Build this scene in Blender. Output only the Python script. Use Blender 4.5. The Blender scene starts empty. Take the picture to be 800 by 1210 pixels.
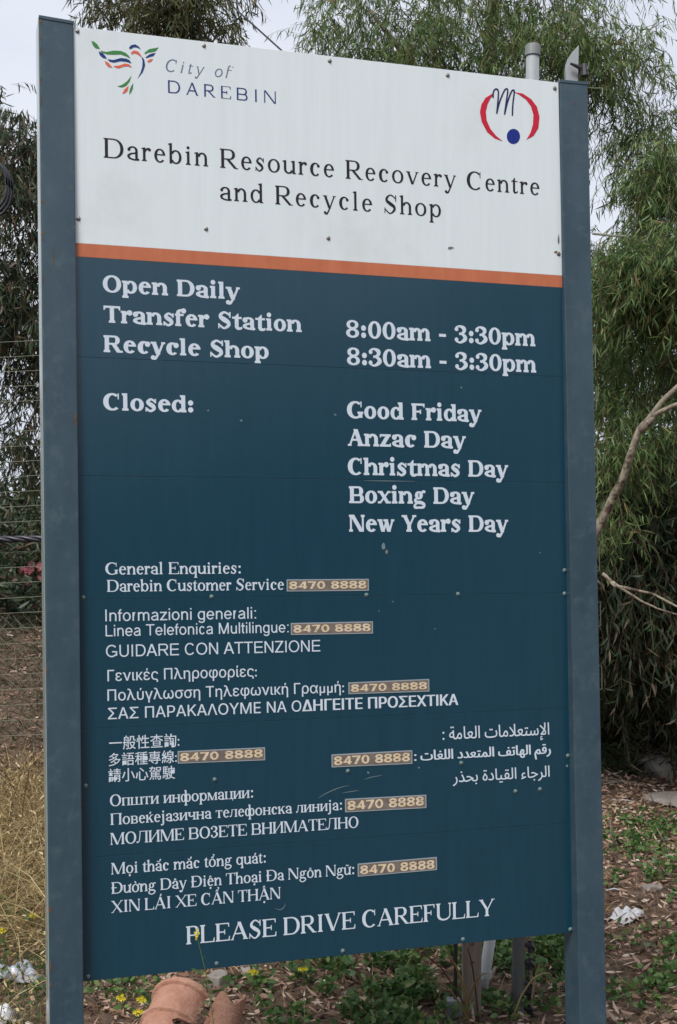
import bpy, math, random
import numpy as np
from mathutils import Vector, Matrix, noise
D_ = bpy.data
SC = bpy.context.scene
COL = SC.collection
random.seed(7)
RNG = np.random.default_rng(11)
R = math.radians

# ---------------------------------------------------------------- camera
FPX, CX, CY, PITCH, EYE = 1500.0, 400.0, 605.0, R(1.184), 1.6      # photograph is 800 x 1210
cam_d = D_.cameras.new('camera')
cam = D_.objects.new('camera', cam_d)
COL.objects.link(cam); SC.camera = cam
cam.location = (0, 0, EYE)
cam.rotation_euler = (R(90)+PITCH, 0, 0)
cam_d.sensor_fit = 'VERTICAL'; cam_d.sensor_height = 36.0
cam_d.lens = 36.0*FPX/1210.0
cam_d.clip_start = 0.05; cam_d.clip_end = 3000

# ---------------------------------------------------------------- daylight: bright overcast
SUN_EL, SUN_AZ = R(52), R(205)           # azimuth clockwise from +Y: behind the camera, a little to the left
W = D_.worlds.new('World'); SC.world = W; W.use_nodes = True
nt = W.node_tree; nt.nodes.clear()
def wn(t, **k):
    n = nt.nodes.new(t)
    for a, b in k.items(): setattr(n, a, b)
    return n
sky = wn('ShaderNodeTexSky', sky_type='NISHITA', sun_disc=False)
sky.sun_elevation = SUN_EL; sky.sun_rotation = SUN_AZ; sky.air_density = 1.0; sky.dust_density = 4.0; sky.ozone_density = 1.0
tc = wn('ShaderNodeTexCoord'); mp = wn('ShaderNodeMapping'); mp.inputs['Scale'].default_value = (1, 1, 2.6)
nz = wn('ShaderNodeTexNoise'); nz.inputs['Scale'].default_value = 1.7; nz.inputs['Detail'].default_value = 5
rp = wn('ShaderNodeValToRGB')
rp.color_ramp.elements[0].position = .32; rp.color_ramp.elements[0].color = (5.3, 5.75, 6.9, 1)
rp.color_ramp.elements[1].position = .70; rp.color_ramp.elements[1].color = (7.3, 7.6, 8.2, 1)
mx = wn('ShaderNodeMix', data_type='RGBA'); mx.inputs[0].default_value = .9
bg = wn('ShaderNodeBackground'); bg.inputs['Strength'].default_value = 0.086
ow = wn('ShaderNodeOutputWorld')
L = nt.links.new
L(tc.outputs['Generated'], mp.inputs[0]); L(mp.outputs[0], nz.inputs['Vector']); L(nz.outputs['Fac'], rp.inputs[0])
L(sky.outputs[0], mx.inputs[6]); L(rp.outputs[0], mx.inputs[7]); L(mx.outputs[2], bg.inputs[0]); L(bg.outputs[0], ow.inputs[0])
sd = D_.lights.new('sun', 'SUN'); sd.energy = 2.6; sd.angle = R(24); sd.color = (1, .97, .93)
sun = D_.objects.new('sun', sd); COL.objects.link(sun)
sdir = Vector((math.sin(SUN_AZ)*math.cos(SUN_EL), math.cos(SUN_AZ)*math.cos(SUN_EL), math.sin(SUN_EL)))
sun.rotation_euler = sdir.to_track_quat('Z', 'Y').to_euler(); sun.location = (-4, -8, 12)
SC.view_settings.view_transform = 'Standard'; SC.view_settings.look = 'None'
SC.view_settings.gamma = 1.0; SC.view_settings.exposure = 0.55

# ---------------------------------------------------------------- helpers
def ray(px, py):
    x, u = (px-CX)/FPX, (CY-py)/FPX
    return Vector((x, math.cos(PITCH)-math.sin(PITCH)*u, math.sin(PITCH)+math.cos(PITCH)*u))
def at(px, py, Y):
    """where the photograph's point (px, py) lies at distance Y"""
    d = ray(px, py); return Vector((0, 0, EYE))+d*(Y/d.y)
def on_ground(px, py, z=0.0):
    d = ray(px, py); return Vector((0, 0, EYE))+d*((z-EYE)/d.z)

def tag(o, label=None, cat=None, group=None, kind=None):
    if label: o['label'] = label
    if cat: o['category'] = cat
    if group: o['group'] = group
    if kind: o['kind'] = kind
    return o
def empty(name, loc=(0, 0, 0)):
    o = D_.objects.new(name, None); COL.objects.link(o); o.location = loc; o.empty_display_size = .1
    return o
def link(name, me, parent=None, loc=None):
    o = D_.objects.new(name, me); COL.objects.link(o)
    if parent is not None: o.parent = parent
    if loc is not None: o.location = loc
    return o

class MB:
    """collects shapes and links them as ONE mesh"""
    def __init__(s): s.v, s.f, s.m = [], [], []
    def add(s, V, F, mi=0):
        n = len(s.v); s.v += [tuple(v) for v in V]; s.f += [[n+i for i in f] for f in F]; s.m += [mi]*len(F)
    def box(s, a, b, mi=0):
        (x0, y0, z0), (x1, y1, z1) = a, b
        s.add([(x0, y0, z0), (x1, y0, z0), (x1, y1, z0), (x0, y1, z0), (x0, y0, z1), (x1, y0, z1), (x1, y1, z1), (x0, y1, z1)],
              [(3, 2, 1, 0), (4, 5, 6, 7), (0, 1, 5, 4), (1, 2, 6, 5), (2, 3, 7, 6), (3, 0, 4, 7)], mi)
    def tube(s, pts, rad, seg=8, caps=True, mi=0):
        pts = [Vector(p) for p in pts]
        if not hasattr(rad, '__len__'): rad = [rad]*len(pts)
        V, F = [], []
        ref = None
        for i, p in enumerate(pts):
            d = (pts[min(i+1, len(pts)-1)]-pts[max(i-1, 0)]).normalized()
            if ref is None: ref = Vector((1, 0, 0)) if abs(d.x) < .8 else Vector((0, 1, 0))
            a = (ref-d*ref.dot(d)).normalized(); b = d.cross(a); ref = a
            for k in range(seg):
                t = 2*math.pi*k/seg; V.append(p+(a*math.cos(t)+b*math.sin(t))*rad[i])
        for i in range(len(pts)-1):
            for k in range(seg):
                k2 = (k+1) % seg; F.append((i*seg+k, i*seg+k2, (i+1)*seg+k2, (i+1)*seg+k))
        if caps: F.append(tuple(range(seg))[::-1]); F.append(tuple((len(pts)-1)*seg+k for k in range(seg)))
        s.add(V, F, mi)
    def prism(s, front, off, mi=0):
        """closed outline (world points) pushed along off"""
        n = len(front); V = [Vector(p) for p in front]+[Vector(p)+off for p in front]
        F = [tuple(range(n)), tuple(range(n, 2*n))[::-1]]+[(i, i+n, (i+1) % n+n, (i+1) % n) for i in range(n)]
        s.add(V, F, mi)
    def mesh(s, name, mat, org=(0, 0, 0), smooth=False, bevel=0):
        me = D_.meshes.new(name); o = Vector(org)
        me.from_pydata([Vector(v)-o for v in s.v], [], s.f)
        for m in (mat if isinstance(mat, (list, tuple)) else [mat]): me.materials.append(m)
        if any(s.m): me.polygons.foreach_set('material_index', s.m)
        if smooth: me.polygons.foreach_set('use_smooth', [True]*len(me.polygons))
        me.update(); return me
    def build(s, name, mat, parent=None, org=(0, 0, 0), smooth=False, bevel=0, normals=True):
        me = s.mesh(name, mat, org, smooth)
        if normals:
            import bmesh
            bm = bmesh.new(); bm.from_mesh(me); bmesh.ops.recalc_face_normals(bm, faces=bm.faces)
            if bevel: bmesh.ops.bevel(bm, geom=bm.edges[:], offset=bevel, segments=2, affect='EDGES', profile=.6)
            bm.to_mesh(me); bm.free()
        o = link(name, me, parent)
        if parent is None: o.location = org
        return o

def arr_mesh(name, V, T, mat, smooth=False):
    """triangles from numpy arrays"""
    me = D_.meshes.new(name)
    me.vertices.add(len(V)); me.vertices.foreach_set('co', np.asarray(V, np.float32).ravel())
    me.loops.add(len(T)*3); me.loops.foreach_set('vertex_index', np.asarray(T, np.int32).ravel())
    me.polygons.add(len(T)); me.polygons.foreach_set('loop_start', np.arange(0, len(T)*3, 3, dtype=np.int32))
    me.polygons.foreach_set('loop_total', np.full(len(T), 3, np.int32))
    if smooth: me.polygons.foreach_set('use_smooth', np.ones(len(T), bool))
    me.update(calc_edges=True); me.validate()
    me.materials.append(mat); return me

# ---------------------------------------------------------------- materials
def mat(name, col, rough=.5, spec=.5, metal=0.0, var=None, scale=20, bump=0, bscale=60, coat=0, stretch=(1, 1, 1), wear=None, wscale=8, wpos=(.62, .7), detail=5):
    m = D_.materials.new(name); m.use_nodes = True; t = m.node_tree; p = t.nodes['Principled BSDF']
    p.inputs['Base Color'].default_value = (*col, 1); p.inputs['Roughness'].default_value = rough
    p.inputs['Specular IOR Level'].default_value = spec; p.inputs['Metallic'].default_value = metal
    if coat: p.inputs['Coat Weight'].default_value = coat; p.inputs['Coat Roughness'].default_value = .25
    tcn = t.nodes.new('ShaderNodeTexCoord'); mpn = t.nodes.new('ShaderNodeMapping'); mpn.inputs['Scale'].default_value = stretch
    t.links.new(tcn.outputs['Object'], mpn.inputs[0])
    src = None
    if var:
        n = t.nodes.new('ShaderNodeTexNoise'); n.inputs['Scale'].default_value = scale; n.inputs['Detail'].default_value = detail; n.inputs['Roughness'].default_value = .65
        t.links.new(mpn.outputs[0], n.inputs['Vector'])
        r = t.nodes.new('ShaderNodeValToRGB'); r.color_ramp.elements[0].position = .3; r.color_ramp.elements[1].position = .7
        r.color_ramp.elements[0].color = (*col, 1); r.color_ramp.elements[1].color = (*var, 1)
        t.links.new(n.outputs['Fac'], r.inputs[0]); src = r.outputs[0]
    if wear:
        n = t.nodes.new('ShaderNodeTexNoise'); n.inputs['Scale'].default_value = wscale; n.inputs['Detail'].default_value = 8; n.inputs['Roughness'].default_value = .7
        t.links.new(tcn.outputs['Object'], n.inputs['Vector'])
        r = t.nodes.new('ShaderNodeValToRGB'); r.color_ramp.elements[0].position = wpos[0]; r.color_ramp.elements[1].position = wpos[1]
        r.color_ramp.elements[0].color = (0, 0, 0, 1); r.color_ramp.elements[1].color = (1, 1, 1, 1)
        t.links.new(n.outputs['Fac'], r.inputs[0])
        x = t.nodes.new('ShaderNodeMix'); x.data_type = 'RGBA'
        if src: t.links.new(src, x.inputs[6])
        else: x.inputs[6].default_value = (*col, 1)
        x.inputs[7].default_value = (*wear, 1); t.links.new(r.outputs[0], x.inputs[0]); src = x.outputs[2]
    if src: t.links.new(src, p.inputs['Base Color'])
    if bump:
        n = t.nodes.new('ShaderNodeTexNoise'); n.inputs['Scale'].default_value = bscale; n.inputs['Detail'].default_value = 4
        t.links.new(mpn.outputs[0], n.inputs['Vector'])
        b = t.nodes.new('ShaderNodeBump'); b.inputs['Strength'].default_value = bump; b.inputs['Distance'].default_value = .01
        t.links.new(n.outputs['Fac'], b.inputs['Height']); t.links.new(b.outputs[0], p.inputs['Normal'])
    return m

def leaf_mat(name, stops, trans=.3, rough=.45):
    """every leaf its own tint; light passes through the blade"""
    m = D_.materials.new(name); m.use_nodes = True; t = m.node_tree; p = t.nodes['Principled BSDF']
    g = t.nodes.new('ShaderNodeNewGeometry'); o = t.nodes.new('ShaderNodeObjectInfo')
    a = t.nodes.new('ShaderNodeMath'); a.operation = 'ADD'; f = t.nodes.new('ShaderNodeMath'); f.operation = 'FRACT'
    t.links.new(g.outputs['Random Per Island'], a.inputs[0]); t.links.new(o.outputs['Random'], a.inputs[1]); t.links.new(a.outputs[0], f.inputs[0])
    r = t.nodes.new('ShaderNodeValToRGB')
    while len(r.color_ramp.elements) < len(stops): r.color_ramp.elements.new(.5)
    for e, (q, c) in zip(r.color_ramp.elements, stops): e.position = q; e.color = (*c, 1)
    t.links.new(f.outputs[0], r.inputs[0]); t.links.new(r.outputs[0], p.inputs['Base Color'])
    p.inputs['Roughness'].default_value = rough; p.inputs['Specular IOR Level'].default_value = .35
    tr = t.nodes.new('ShaderNodeBsdfTranslucent'); t.links.new(r.outputs[0], tr.inputs[0])
    ms = t.nodes.new('ShaderNodeMixShader'); ms.inputs[0].default_value = trans
    t.links.new(p.outputs[0], ms.inputs[1]); t.links.new(tr.outputs[0], ms.inputs[2])
    t.links.new(ms.outputs[0], t.nodes['Material Output'].inputs[0]); return m

M = {}
M['board'] = mat('board_blue', (.003, .036, .062), .25, .7, var=(.005, .042, .070), scale=6, stretch=(9, 9, .7), bump=.05, bscale=3, coat=.0)
M['white'] = mat('board_white', (.60, .66, .68), .36, .5, var=(.64, .70, .72), scale=5, stretch=(9, 9, .5), wear=(.55, .59, .585), wscale=3.5, wpos=(.55, .8))
M['orange'] = mat('board_orange', (.40, .115, .05), .45, .4, var=(.48, .15, .07), scale=7, stretch=(4, 4, 1))
M['backing'] = mat('joint_filler', (.35, .48, .50), .6)
M['sheen_face'] = mat('post_side_sky_sheen', (.30, .36, .345), .16, .9, var=(.22, .28, .27), scale=5, stretch=(1, 1, .6))  # far paler than the post paint: grazing sky reflection put into the colour
M['post'] = mat('post_paint', (.025, .051, .073), .30, .5, var=(.045, .078, .100), scale=4, stretch=(2, 2, .8), bump=.03, bscale=90, wear=(.062, .098, .116), wscale=22, wpos=(.52, .78))
M['rust'] = mat('rust', (.075, .035, .018), .8, .2, var=(.18, .10, .05), scale=90)
M['galv'] = mat('galvanised_steel', (.22, .24, .25), .5, .5, .3, var=(.34, .36, .37), scale=25, stretch=(1, 1, .2), wear=(.16, .17, .17), wscale=14)
M['galv_dull'] = mat('dull_steel', (.16, .18, .18), .6, .4, .3, var=(.26, .27, .26), scale=25, stretch=(1, 1, .2), wear=(.07, .06, .05), wscale=10)
M['pale_pipe'] = mat('pale_pipe', (.36, .37, .37), .5, .4, .1, var=(.46, .47, .46), scale=20, wear=(.18, .16, .14), wscale=12)
M['black'] = mat('black_plastic', (.012, .012, .016), .4)
M['cable'] = mat('cable_sheath', (.006, .006, .010), .38, .5, var=(.022, .020, .034), scale=60)
M['netwire'] = mat('netting_wire', (.10, .09, .075), .7)
M['wire'] = mat('fence_wire', (.17, .19, .14), .5, .5, .3, var=(.25, .25, .18), scale=40)
M['wood'] = mat('old_timber', (.13, .105, .085), .85, .2, var=(.26, .215, .175), scale=30, stretch=(1, 1, .08), bump=.3, bscale=60)
M['bark'] = mat('pale_bark', (.15, .12, .09), .85, .2, var=(.34, .30, .23), scale=26, stretch=(1, 1, .5), bump=.8, bscale=45, wear=(.07, .05, .035), wscale=17, wpos=(.5, .6))
M['bark_dark'] = mat('brown_bark', (.05, .036, .026), .9, .2, var=(.10, .075, .055), scale=14, stretch=(1, 1, .3), bump=.4, bscale=40)
M['twig'] = mat('twig_bark', (.10, .065, .04), .8, .2, var=(.17, .12, .08), scale=20)
M['vinyl'] = mat('white_vinyl', (.50, .58, .66), .5, .3, var=(.56, .63, .70), scale=40)
M['vinyl_black'] = mat('black_vinyl', (.012, .012, .016), .5, .3)
M['grey_ink'] = mat('slate_vinyl', (.10, .15, .22), .5, .3)
M['navy'] = mat('navy_vinyl', (.008, .035, .16), .45, .3)
M['green'] = mat('green_vinyl', (.04, .20, .05), .45, .3)
M['coral'] = mat('coral_vinyl', (.62, .12, .07), .45, .3)
M['red'] = mat('red_vinyl', (.48, .012, .035), .45, .3)
M['blue_dot'] = mat('blue_vinyl', (.008, .02, .20), .45, .3)
M['navy_ink'] = mat('script_vinyl', (.008, .016, .075), .45, .3)
M['patch'] = mat('sticker_brown', (.115, .095, .085), .5, .3, var=(.20, .165, .14), scale=60, stretch=(1, 1, 1))
M['patch_edge'] = mat('sticker_edge', (.28, .33, .36), .55, .3)
M['digit'] = mat('sticker_digit', (.58, .44, .25), .55, .3, var=(.66, .58, .44), scale=60, wear=(.22, .16, .14), wscale=170, wpos=(.54, .66))
M['screw'] = mat('screw_steel', (.30, .30, .28), .4, .5, .7, var=(.15, .13, .11), scale=200)
M['screw_blue'] = mat('screw_painted', (.06, .12, .13), .5, .5, .2, var=(.20, .27, .24), scale=220)
M['scratch'] = mat('bare_scratch', (.13, .19, .21), .6)
M['terracotta'] = mat('terracotta', (.32, .155, .105), .9, .2, var=(.44, .25, .18), scale=16, bump=.5, bscale=60, wear=(.15, .10, .08), wscale=11, wpos=(.58, .72))
M['rock'] = mat('stone', (.16, .14, .125), .9, .2, var=(.30, .27, .24), scale=12, bump=.5, bscale=30)
M['bag'] = mat('plastic_film', (.46, .46, .46), .35, .5, var=(.60, .60, .60), scale=12, bump=.4, bscale=18)
M['bag_grey'] = mat('grey_film', (.24, .26, .30), .3, .6, var=(.40, .42, .45), scale=14, bump=.3, bscale=30)
M['yellow'] = leaf_mat('yellow_petal', [(0, (.62, .52, .03)), (1, (.75, .66, .06))], .3)
M['pink'] = leaf_mat('pink_petal', [(0, (.42, .08, .13)), (.6, (.60, .20, .24)), (1, (.70, .33, .30))], .3)
M['gum'] = leaf_mat('gum_leaf', [(0, (.032, .072, .020)), (.35, (.072, .135, .038)), (.7, (.14, .21, .064)), (.96, (.23, .30, .11)), (.99, (.20, .14, .05)), (1, (.24, .13, .06))], .38)
M['gum_olive'] = leaf_mat('olive_gum_leaf', [(0, (.040, .055, .022)), (.4, (.075, .095, .034)), (.75, (.12, .13, .05)), (1, (.19, .15, .06))], .35)
M['gum_dark'] = leaf_mat('dark_gum_leaf', [(0, (.018, .034, .018)), (.45, (.038, .060, .028)), (.8, (.062, .085, .040)), (.92, (.10, .06, .035)), (1, (.13, .075, .045))], .25)
M['thicket'] = leaf_mat('thicket_leaf', [(0, (.014, .032, .014)), (.45, (.032, .060, .024)), (.7, (.055, .075, .034)), (.88, (.08, .065, .04)), (1, (.14, .10, .065))], .2)
M['far'] = leaf_mat('far_leaf', [(0, (.030, .048, .026)), (.6, (.055, .080, .040)), (1, (.085, .11, .06))], .25)
M['weed'] = leaf_mat('weed_leaf', [(0, (.035, .085, .022)), (.5, (.07, .14, .036)), (.9, (.13, .21, .06)), (1, (.17, .19, .06))], .3)
M['blade'] = leaf_mat('green_blade', [(0, (.03, .06, .02)), (.5, (.06, .10, .035)), (.8, (.11, .13, .05)), (1, (.22, .18, .09))], .3)
M['straw'] = leaf_mat('dry_blade', [(0, (.11, .06, .028)), (.3, (.26, .175, .075)), (.7, (.45, .34, .155)), (.95, (.60, .49, .27)), (1, (.66, .58, .38))], .3, .6)
M['litter'] = leaf_mat('leaf_litter', [(0, (.055, .034, .025)), (.2, (.15, .088, .06)), (.5, (.29, .175, .12)), (.75, (.43, .29, .21)), (.92, (.56, .43, .33)), (1, (.66, .57, .47))], .12, .6)
M['soil'] = mat('mulch_soil', (.05, .034, .025), .95, .1, var=(.14, .095, .068), scale=9, bump=1.0, bscale=35, wear=(.17, .125, .09), wscale=45, wpos=(.5, .68), detail=10)
M['bankgrass'] = leaf_mat('bank_blade', [(0, (.03, .045, .02)), (.5, (.07, .075, .035)), (.8, (.12, .09, .06)), (1, (.22, .17, .11))], .2)
# ================================================================ GROUND
def gz(x, y):
    x = np.asarray(x, float); y = np.asarray(y, float)
    h = .022*np.sin(x*2.1+.5)*np.cos(y*1.7)+.012*np.sin(x*5.3+y*3.1)+.006*np.sin(x*13+1)*np.sin(y*11)
    def ss(a): a = np.clip(a, 0, 1); return a*a*(3-2*a)
    left = ss((-x-.2)/2.0)
    h = h + ss((y-7.6)/2.2)*(.22+.74*left)+.04*ss((y-3.5)/3)*np.sin(x*.9)
    h = h + ss((y-30)/200)*4
    near = ss((3.2-np.hypot(x, y))/1.0)
    return h*(1-near)
def axis(a, b, st, far, k=1.35):
    m = list(np.arange(a, b, st)); s = st; q = b; hi = []
    while q < far: hi.append(q); s *= k; q += s
    s = st; q = a-st; lo = []
    while q > -far: lo.append(q); s *= k; q -= s
    return np.array(lo[::-1]+m+hi)
gx, gy = axis(-5, 5, .11, 900), axis(1, 13, .11, 900)
X_, Y_ = np.meshgrid(gx, gy)
GV = np.stack([X_.ravel(), Y_.ravel(), gz(X_, Y_).ravel()], 1)
nx, ny = len(gx), len(gy)
i0 = (np.arange(ny-1)[:, None]*nx+np.arange(nx-1)[None]).ravel()
GT = np.concatenate([np.stack([i0, i0+1, i0+nx+1], 1), np.stack([i0, i0+nx+1, i0+nx], 1)])
tag(link('ground', arr_mesh('ground', GV, GT, M['soil'], True)), kind='structure')

# ================================================================ FOLIAGE
def norm(a): return a/np.maximum(np.linalg.norm(a, axis=1, keepdims=True), 1e-9)
def leaf_arrays(P, D, ln, wd, curl):
    """sickle leaves: base points, directions, lengths, widths -> verts, tris (6 and 4 per leaf)"""
    n = len(P)
    D = norm(D); r = norm(RNG.normal(size=(n, 3))); S = norm(np.cross(D, r)); B = np.cross(S, D)
    ln = ln[:, None]; wd = wd[:, None]; c = (curl*ln[:, 0])[:, None]
    V = np.stack([P, P+D*ln*.28-S*wd*.5+S*c*.10+B*c*.04, P+D*ln*.28+S*wd*.5+S*c*.10+B*c*.04,
                  P+D*ln*.68-S*wd*.36+S*c*.42+B*c*.2, P+D*ln*.68+S*wd*.36+S*c*.42+B*c*.2, P+D*ln+S*c+B*c*.5], 1)
    k = np.arange(n)[:, None, None]*6
    T = np.array([[0, 1, 2], [1, 3, 4], [1, 4, 2], [3, 5, 4]])[None]+k
    return V.reshape(-1, 3), T.reshape(-1, 3)

def in_shape(n, c, r, power=.45):
    d = norm(RNG.normal(size=(n, 3)))*(RNG.random((n, 1))**power)
    return np.array(c)+d*np.array(r)

def clump_leaves(clumps, ln=(.07, .12), wd=(.009, .015), droop=.8, per=14, twl=(.25, .5)):
    """twigs hang through each clump (centre, radii, number of twigs) and carry alternate leaves"""
    P, D, TW = [], [], []
    for (c, r, n) in clumps:
        g = in_shape(max(3, n//7), c, r); gi = RNG.integers(0, len(g), n)      # twigs sit in bunches on branchlets
        s = g[gi]+RNG.normal(size=(n, 3))*.075
        out = norm(g[gi]-np.array(c)+RNG.normal(size=(n, 3))*.05)*np.array([1, 1, .3])
        td = norm(out*1.0+RNG.normal(size=(n, 3))*.55+np.array([0, 0, .15-.45*droop]))
        L_ = RNG.uniform(twl[0], twl[1], n)
        bend = RNG.normal(size=(n, 3))*.08+np.array([0, 0, -.34*droop])*L_[:, None]/.35
        t = (np.arange(per)+.5)/per
        pos = s[:, None]+td[:, None]*(L_[:, None, None]*t[None, :, None])+bend[:, None]*(L_[:, None, None]*(t**2)[None, :, None])
        tan = (td[:, None]*L_[:, None, None]+2*bend[:, None]*t[None, :, None]).reshape(-1, 3)
        dd = norm(RNG.normal(size=(n*per, 3))*.50+norm(tan)*.55+np.array([0, 0, -droop*.6]))
        P.append(pos.reshape(-1, 3)); D.append(dd)
        TW.append(np.stack([s, s+td*L_[:, None]*.5+bend*L_[:, None]*.25, s+td*L_[:, None]+bend*L_[:, None]], 1))
    P = np.concatenate(P); D = np.concatenate(D); TW = np.concatenate(TW)
    n = len(P)
    return P, D, RNG.uniform(*ln, n), RNG.uniform(*wd, n), RNG.normal(0, .16, n), TW

def twig_mesh(name, TW, r=.0022):
    n = len(TW); off = np.array([[1, 0, 0], [-.5, .86, 0], [-.5, -.86, 0]])*r
    k = np.array([1., .8, .4])
    V = (TW[:, :, None, :]+off[None, None]*k[None, :, None, None]).reshape(-1, 3)
    T = []
    for a in range(2):
        for b in range(3):
            b2 = (b+1) % 3
            T += [[a*3+b, a*3+b2, (a+1)*3+b2], [a*3+b, (a+1)*3+b2, (a+1)*3+b]]
    T = (np.array(T)[None]+np.arange(n)[:, None, None]*9).reshape(-1, 3)
    return arr_mesh(name, V, T, M['twig'])

LEAF_SH = {}
def single_leaves(root, P, D, ln, wd, sel, m, key):
    """the leaves that show largest: objects of their own that share a few blades"""
    if key not in LEAF_SH:
        LEAF_SH[key] = []
        for c in (-.22, -.08, .08, .22):
            v = np.array([[0, 0, 0], [-.06+c*.1, .28, 0], [.06+c*.1, .28, 0], [-.045+c*.42, .68, c*.2], [.045+c*.42, .68, c*.2], [c, 1, c*.5]])
            LEAF_SH[key].append(arr_mesh('leaf', v, np.array([[0, 1, 2], [1, 3, 4], [1, 4, 2], [3, 5, 4]]), m))
    base = np.array(root.location)
    for i in sel:
        o = D_.objects.new('leaf', LEAF_SH[key][i % 4]); COL.objects.link(o); o.parent = root
        o.location = P[i]-base
        q = Vector(D[i]).to_track_quat('Y', 'Z') @ Matrix.Rotation((i*2.4) % 6.28, 4, 'Y').to_quaternion()
        o.rotation_euler = q.to_euler(); s = ln[i]; o.scale = (wd[i]/.12, s, s)

def project(P):
    r = P-np.array([0, 0, EYE]); c, s = math.cos(PITCH), math.sin(PITCH)
    f = r[:, 1]*c+r[:, 2]*s; u = -r[:, 1]*s+r[:, 2]*c
    f = np.maximum(f, .01)
    return CX+FPX*r[:, 0]/f, CY-FPX*u/f, f

def foliage(root, clumps, m, key, n_single=0, keep=None, **k):
    P, D, ln, wd, cu, TW = clump_leaves(clumps, **k)
    if keep is not None:
        q = keep(P); P, D, ln, wd, cu = P[q], D[q], ln[q], wd[q], cu[q]
        TW = TW[keep(TW[:, 0]) & keep(TW[:, 2])]
    base = np.array(root.location)
    sel = []
    if n_single:
        px, py, f = project(P)
        vis = np.where((px > 0) & (px < 800) & (py > 0) & (py < 1210) & ((px < 44) | (px > 716) | (py < 30+(px-86)*.116)))[0]
        sel = vis[np.argsort(f[vis])[:n_single]]
        single_leaves(root, P, norm(D), ln, wd, sel, m, key)
    mask = np.ones(len(P), bool); mask[sel] = False
    V, T = leaf_arrays(P[mask], D[mask], ln[mask], wd[mask], cu[mask])
    tag(link('foliage', arr_mesh('foliage', V-base, T, m), root), kind='stuff')
    tag(link('twigs', twig_mesh('twigs', TW-base), root), kind='stuff')
    return P

def limb(root, name, pts, rad, m, seg=9):
    mb = MB(); b = root.location
    # a few extra points with a little wander
    P = [Vector(p) for p in pts]; Q, Rr = [], []
    for i in range(len(P)-1):
        for j in range(4):
            t = j/4; p = P[i].lerp(P[i+1], t)
            if j: p = p+Vector((random.uniform(-1, 1), random.uniform(-1, 1), random.uniform(-.5, .5)))*rad[i]*.30
            Q.append(p-b); Rr.append(rad[i]+(rad[i+1]-rad[i])*t)
    Q.append(P[-1]-b); Rr.append(rad[-1])
    mb.tube(Q, Rr, seg); return mb.build(name, m, root, smooth=True)

def clump(px, py, Y, rx, rz, n, ry=None):
    """a clump whose middle shows at (px, py) from distance Y; radii in photograph pixels"""
    c = at(px, py, Y); s = Y/FPX
    return (tuple(c), (rx*s, ry or rx*s*.8+.15, rz*s), n)
# ---------------------------------------------------------------- lettering
# A small parametric typeface: every glyph is a handful of overlapping shapes
# (stems, bowls, serifs, tapered strokes) united into one flat vinyl outline.
from mathutils.geometry import delaunay_2d_cdt

class Face:
    def __init__(s, S, SC, H, t, L, br, X, C, A, D, widths, ball, flat=False):
        s.S, s.SC, s.H, s.t, s.L, s.br, s.X, s.C, s.A, s.D = S, SC, H, t, L, br, X, C, A, D
        s.w, s.ball, s.flat, s.cache = widths, ball, flat, {}

TW = dict(zip('ABCDEFGHIJKLMNOPQRSTUVWXYZ', (722,667,667,722,611,556,722,722,333,389,722,611,889,722,722,556,722,667,556,611,722,722,944,722,722,611)))
TW.update(zip('abcdefghijklmnopqrstuvwxyz', (444,500,444,500,444,333,500,500,278,278,500,278,778,500,500,500,500,333,389,278,500,500,722,500,500,444)))
TW.update({' ': 250, ':': 278, '-': 333, '0': 500, '3': 500, '8': 500,
           'П': 722, 'Л': 710, 'И': 722, 'З': 500, 'п': 520, 'ш': 770, 'т': 440, 'и': 530, 'н': 530, 'ф': 650,
           'м': 640, 'ц': 530, 'в': 470, 'ќ': 480, 'ј': 278, 'з': 400, 'ч': 500, 'л': 500, 'к': 480})
BW = dict(zip('ABCDEFGHIJKLMNOPQRSTUVWXYZ', (730,720,740,780,720,680,780,820,400,640,800,640,940,760,800,660,800,780,640,720,740,720,940,780,700,640)))
BW.update(zip('abcdefghijklmnopqrstuvwxyz', (580,600,560,640,570,420,590,680,350,340,660,350,990,680,600,640,620,480,520,440,660,600,800,600,610,560)))
BW.update({' ': 340, ':': 340, '-': 420, '0': 650, '3': 620, '8': 640})
TIMES = Face(98, 116, 46, 32, 42, 34, 455, 662, 683, 217, TW, 0.62)
HEAD = Face(88, 104, 38, 25, 44, 30, 455, 662, 683, 217, TW, 0.60)
BOOK = Face(168, 176, 78, 82, 44, 22, 505, 681, 700, 190, BW, 0.66, True)
ROMAN = Face(80, 88, 52, 16, 7, 10, 455, 662, 683, 217, TW, 0.4)       # flared, almost without serifs
ITAL = Face(62, 70, 38, 18, 20, 14, 440, 662, 683, 217, TW, 0.5)

def ell(cx, cy, rx, ry, a0, a1, n=None, k=1.0):
    n = n or max(4, int(abs(a1-a0)/12))
    out = []
    for i in range(n+1):
        a = math.radians(a0+(a1-a0)*i/n)
        c, s = math.cos(a), math.sin(a)
        out.append((cx+rx*math.copysign(abs(c)**k, c), cy+ry*math.copysign(abs(s)**k, s)))
    return out

def arc(cx, cy, rx, ry, a0, a1, wx, wy, sh=0.0, k=0.96):
    """ring piece: outer ellipse rx, ry; inner rx-wx, ry-wy shifted by sh in x"""
    n = max(4, int(abs(a1-a0)/11))
    return ell(cx, cy, rx, ry, a0, a1, n, k)+ell(cx+sh, cy, max(rx-wx, 1), max(ry-wy, 1), a0, a1, n, k)[::-1]

def ring(cx, cy, rx, ry, wx, wy):
    return [arc(cx, cy, rx, ry, -90, 91, wx, wy), arc(cx, cy, rx, ry, 89, 271, wx, wy)]

def rect(x0, y0, x1, y1):
    return [(x0, y0), (x1, y0), (x1, y1), (x0, y1)]

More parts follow.
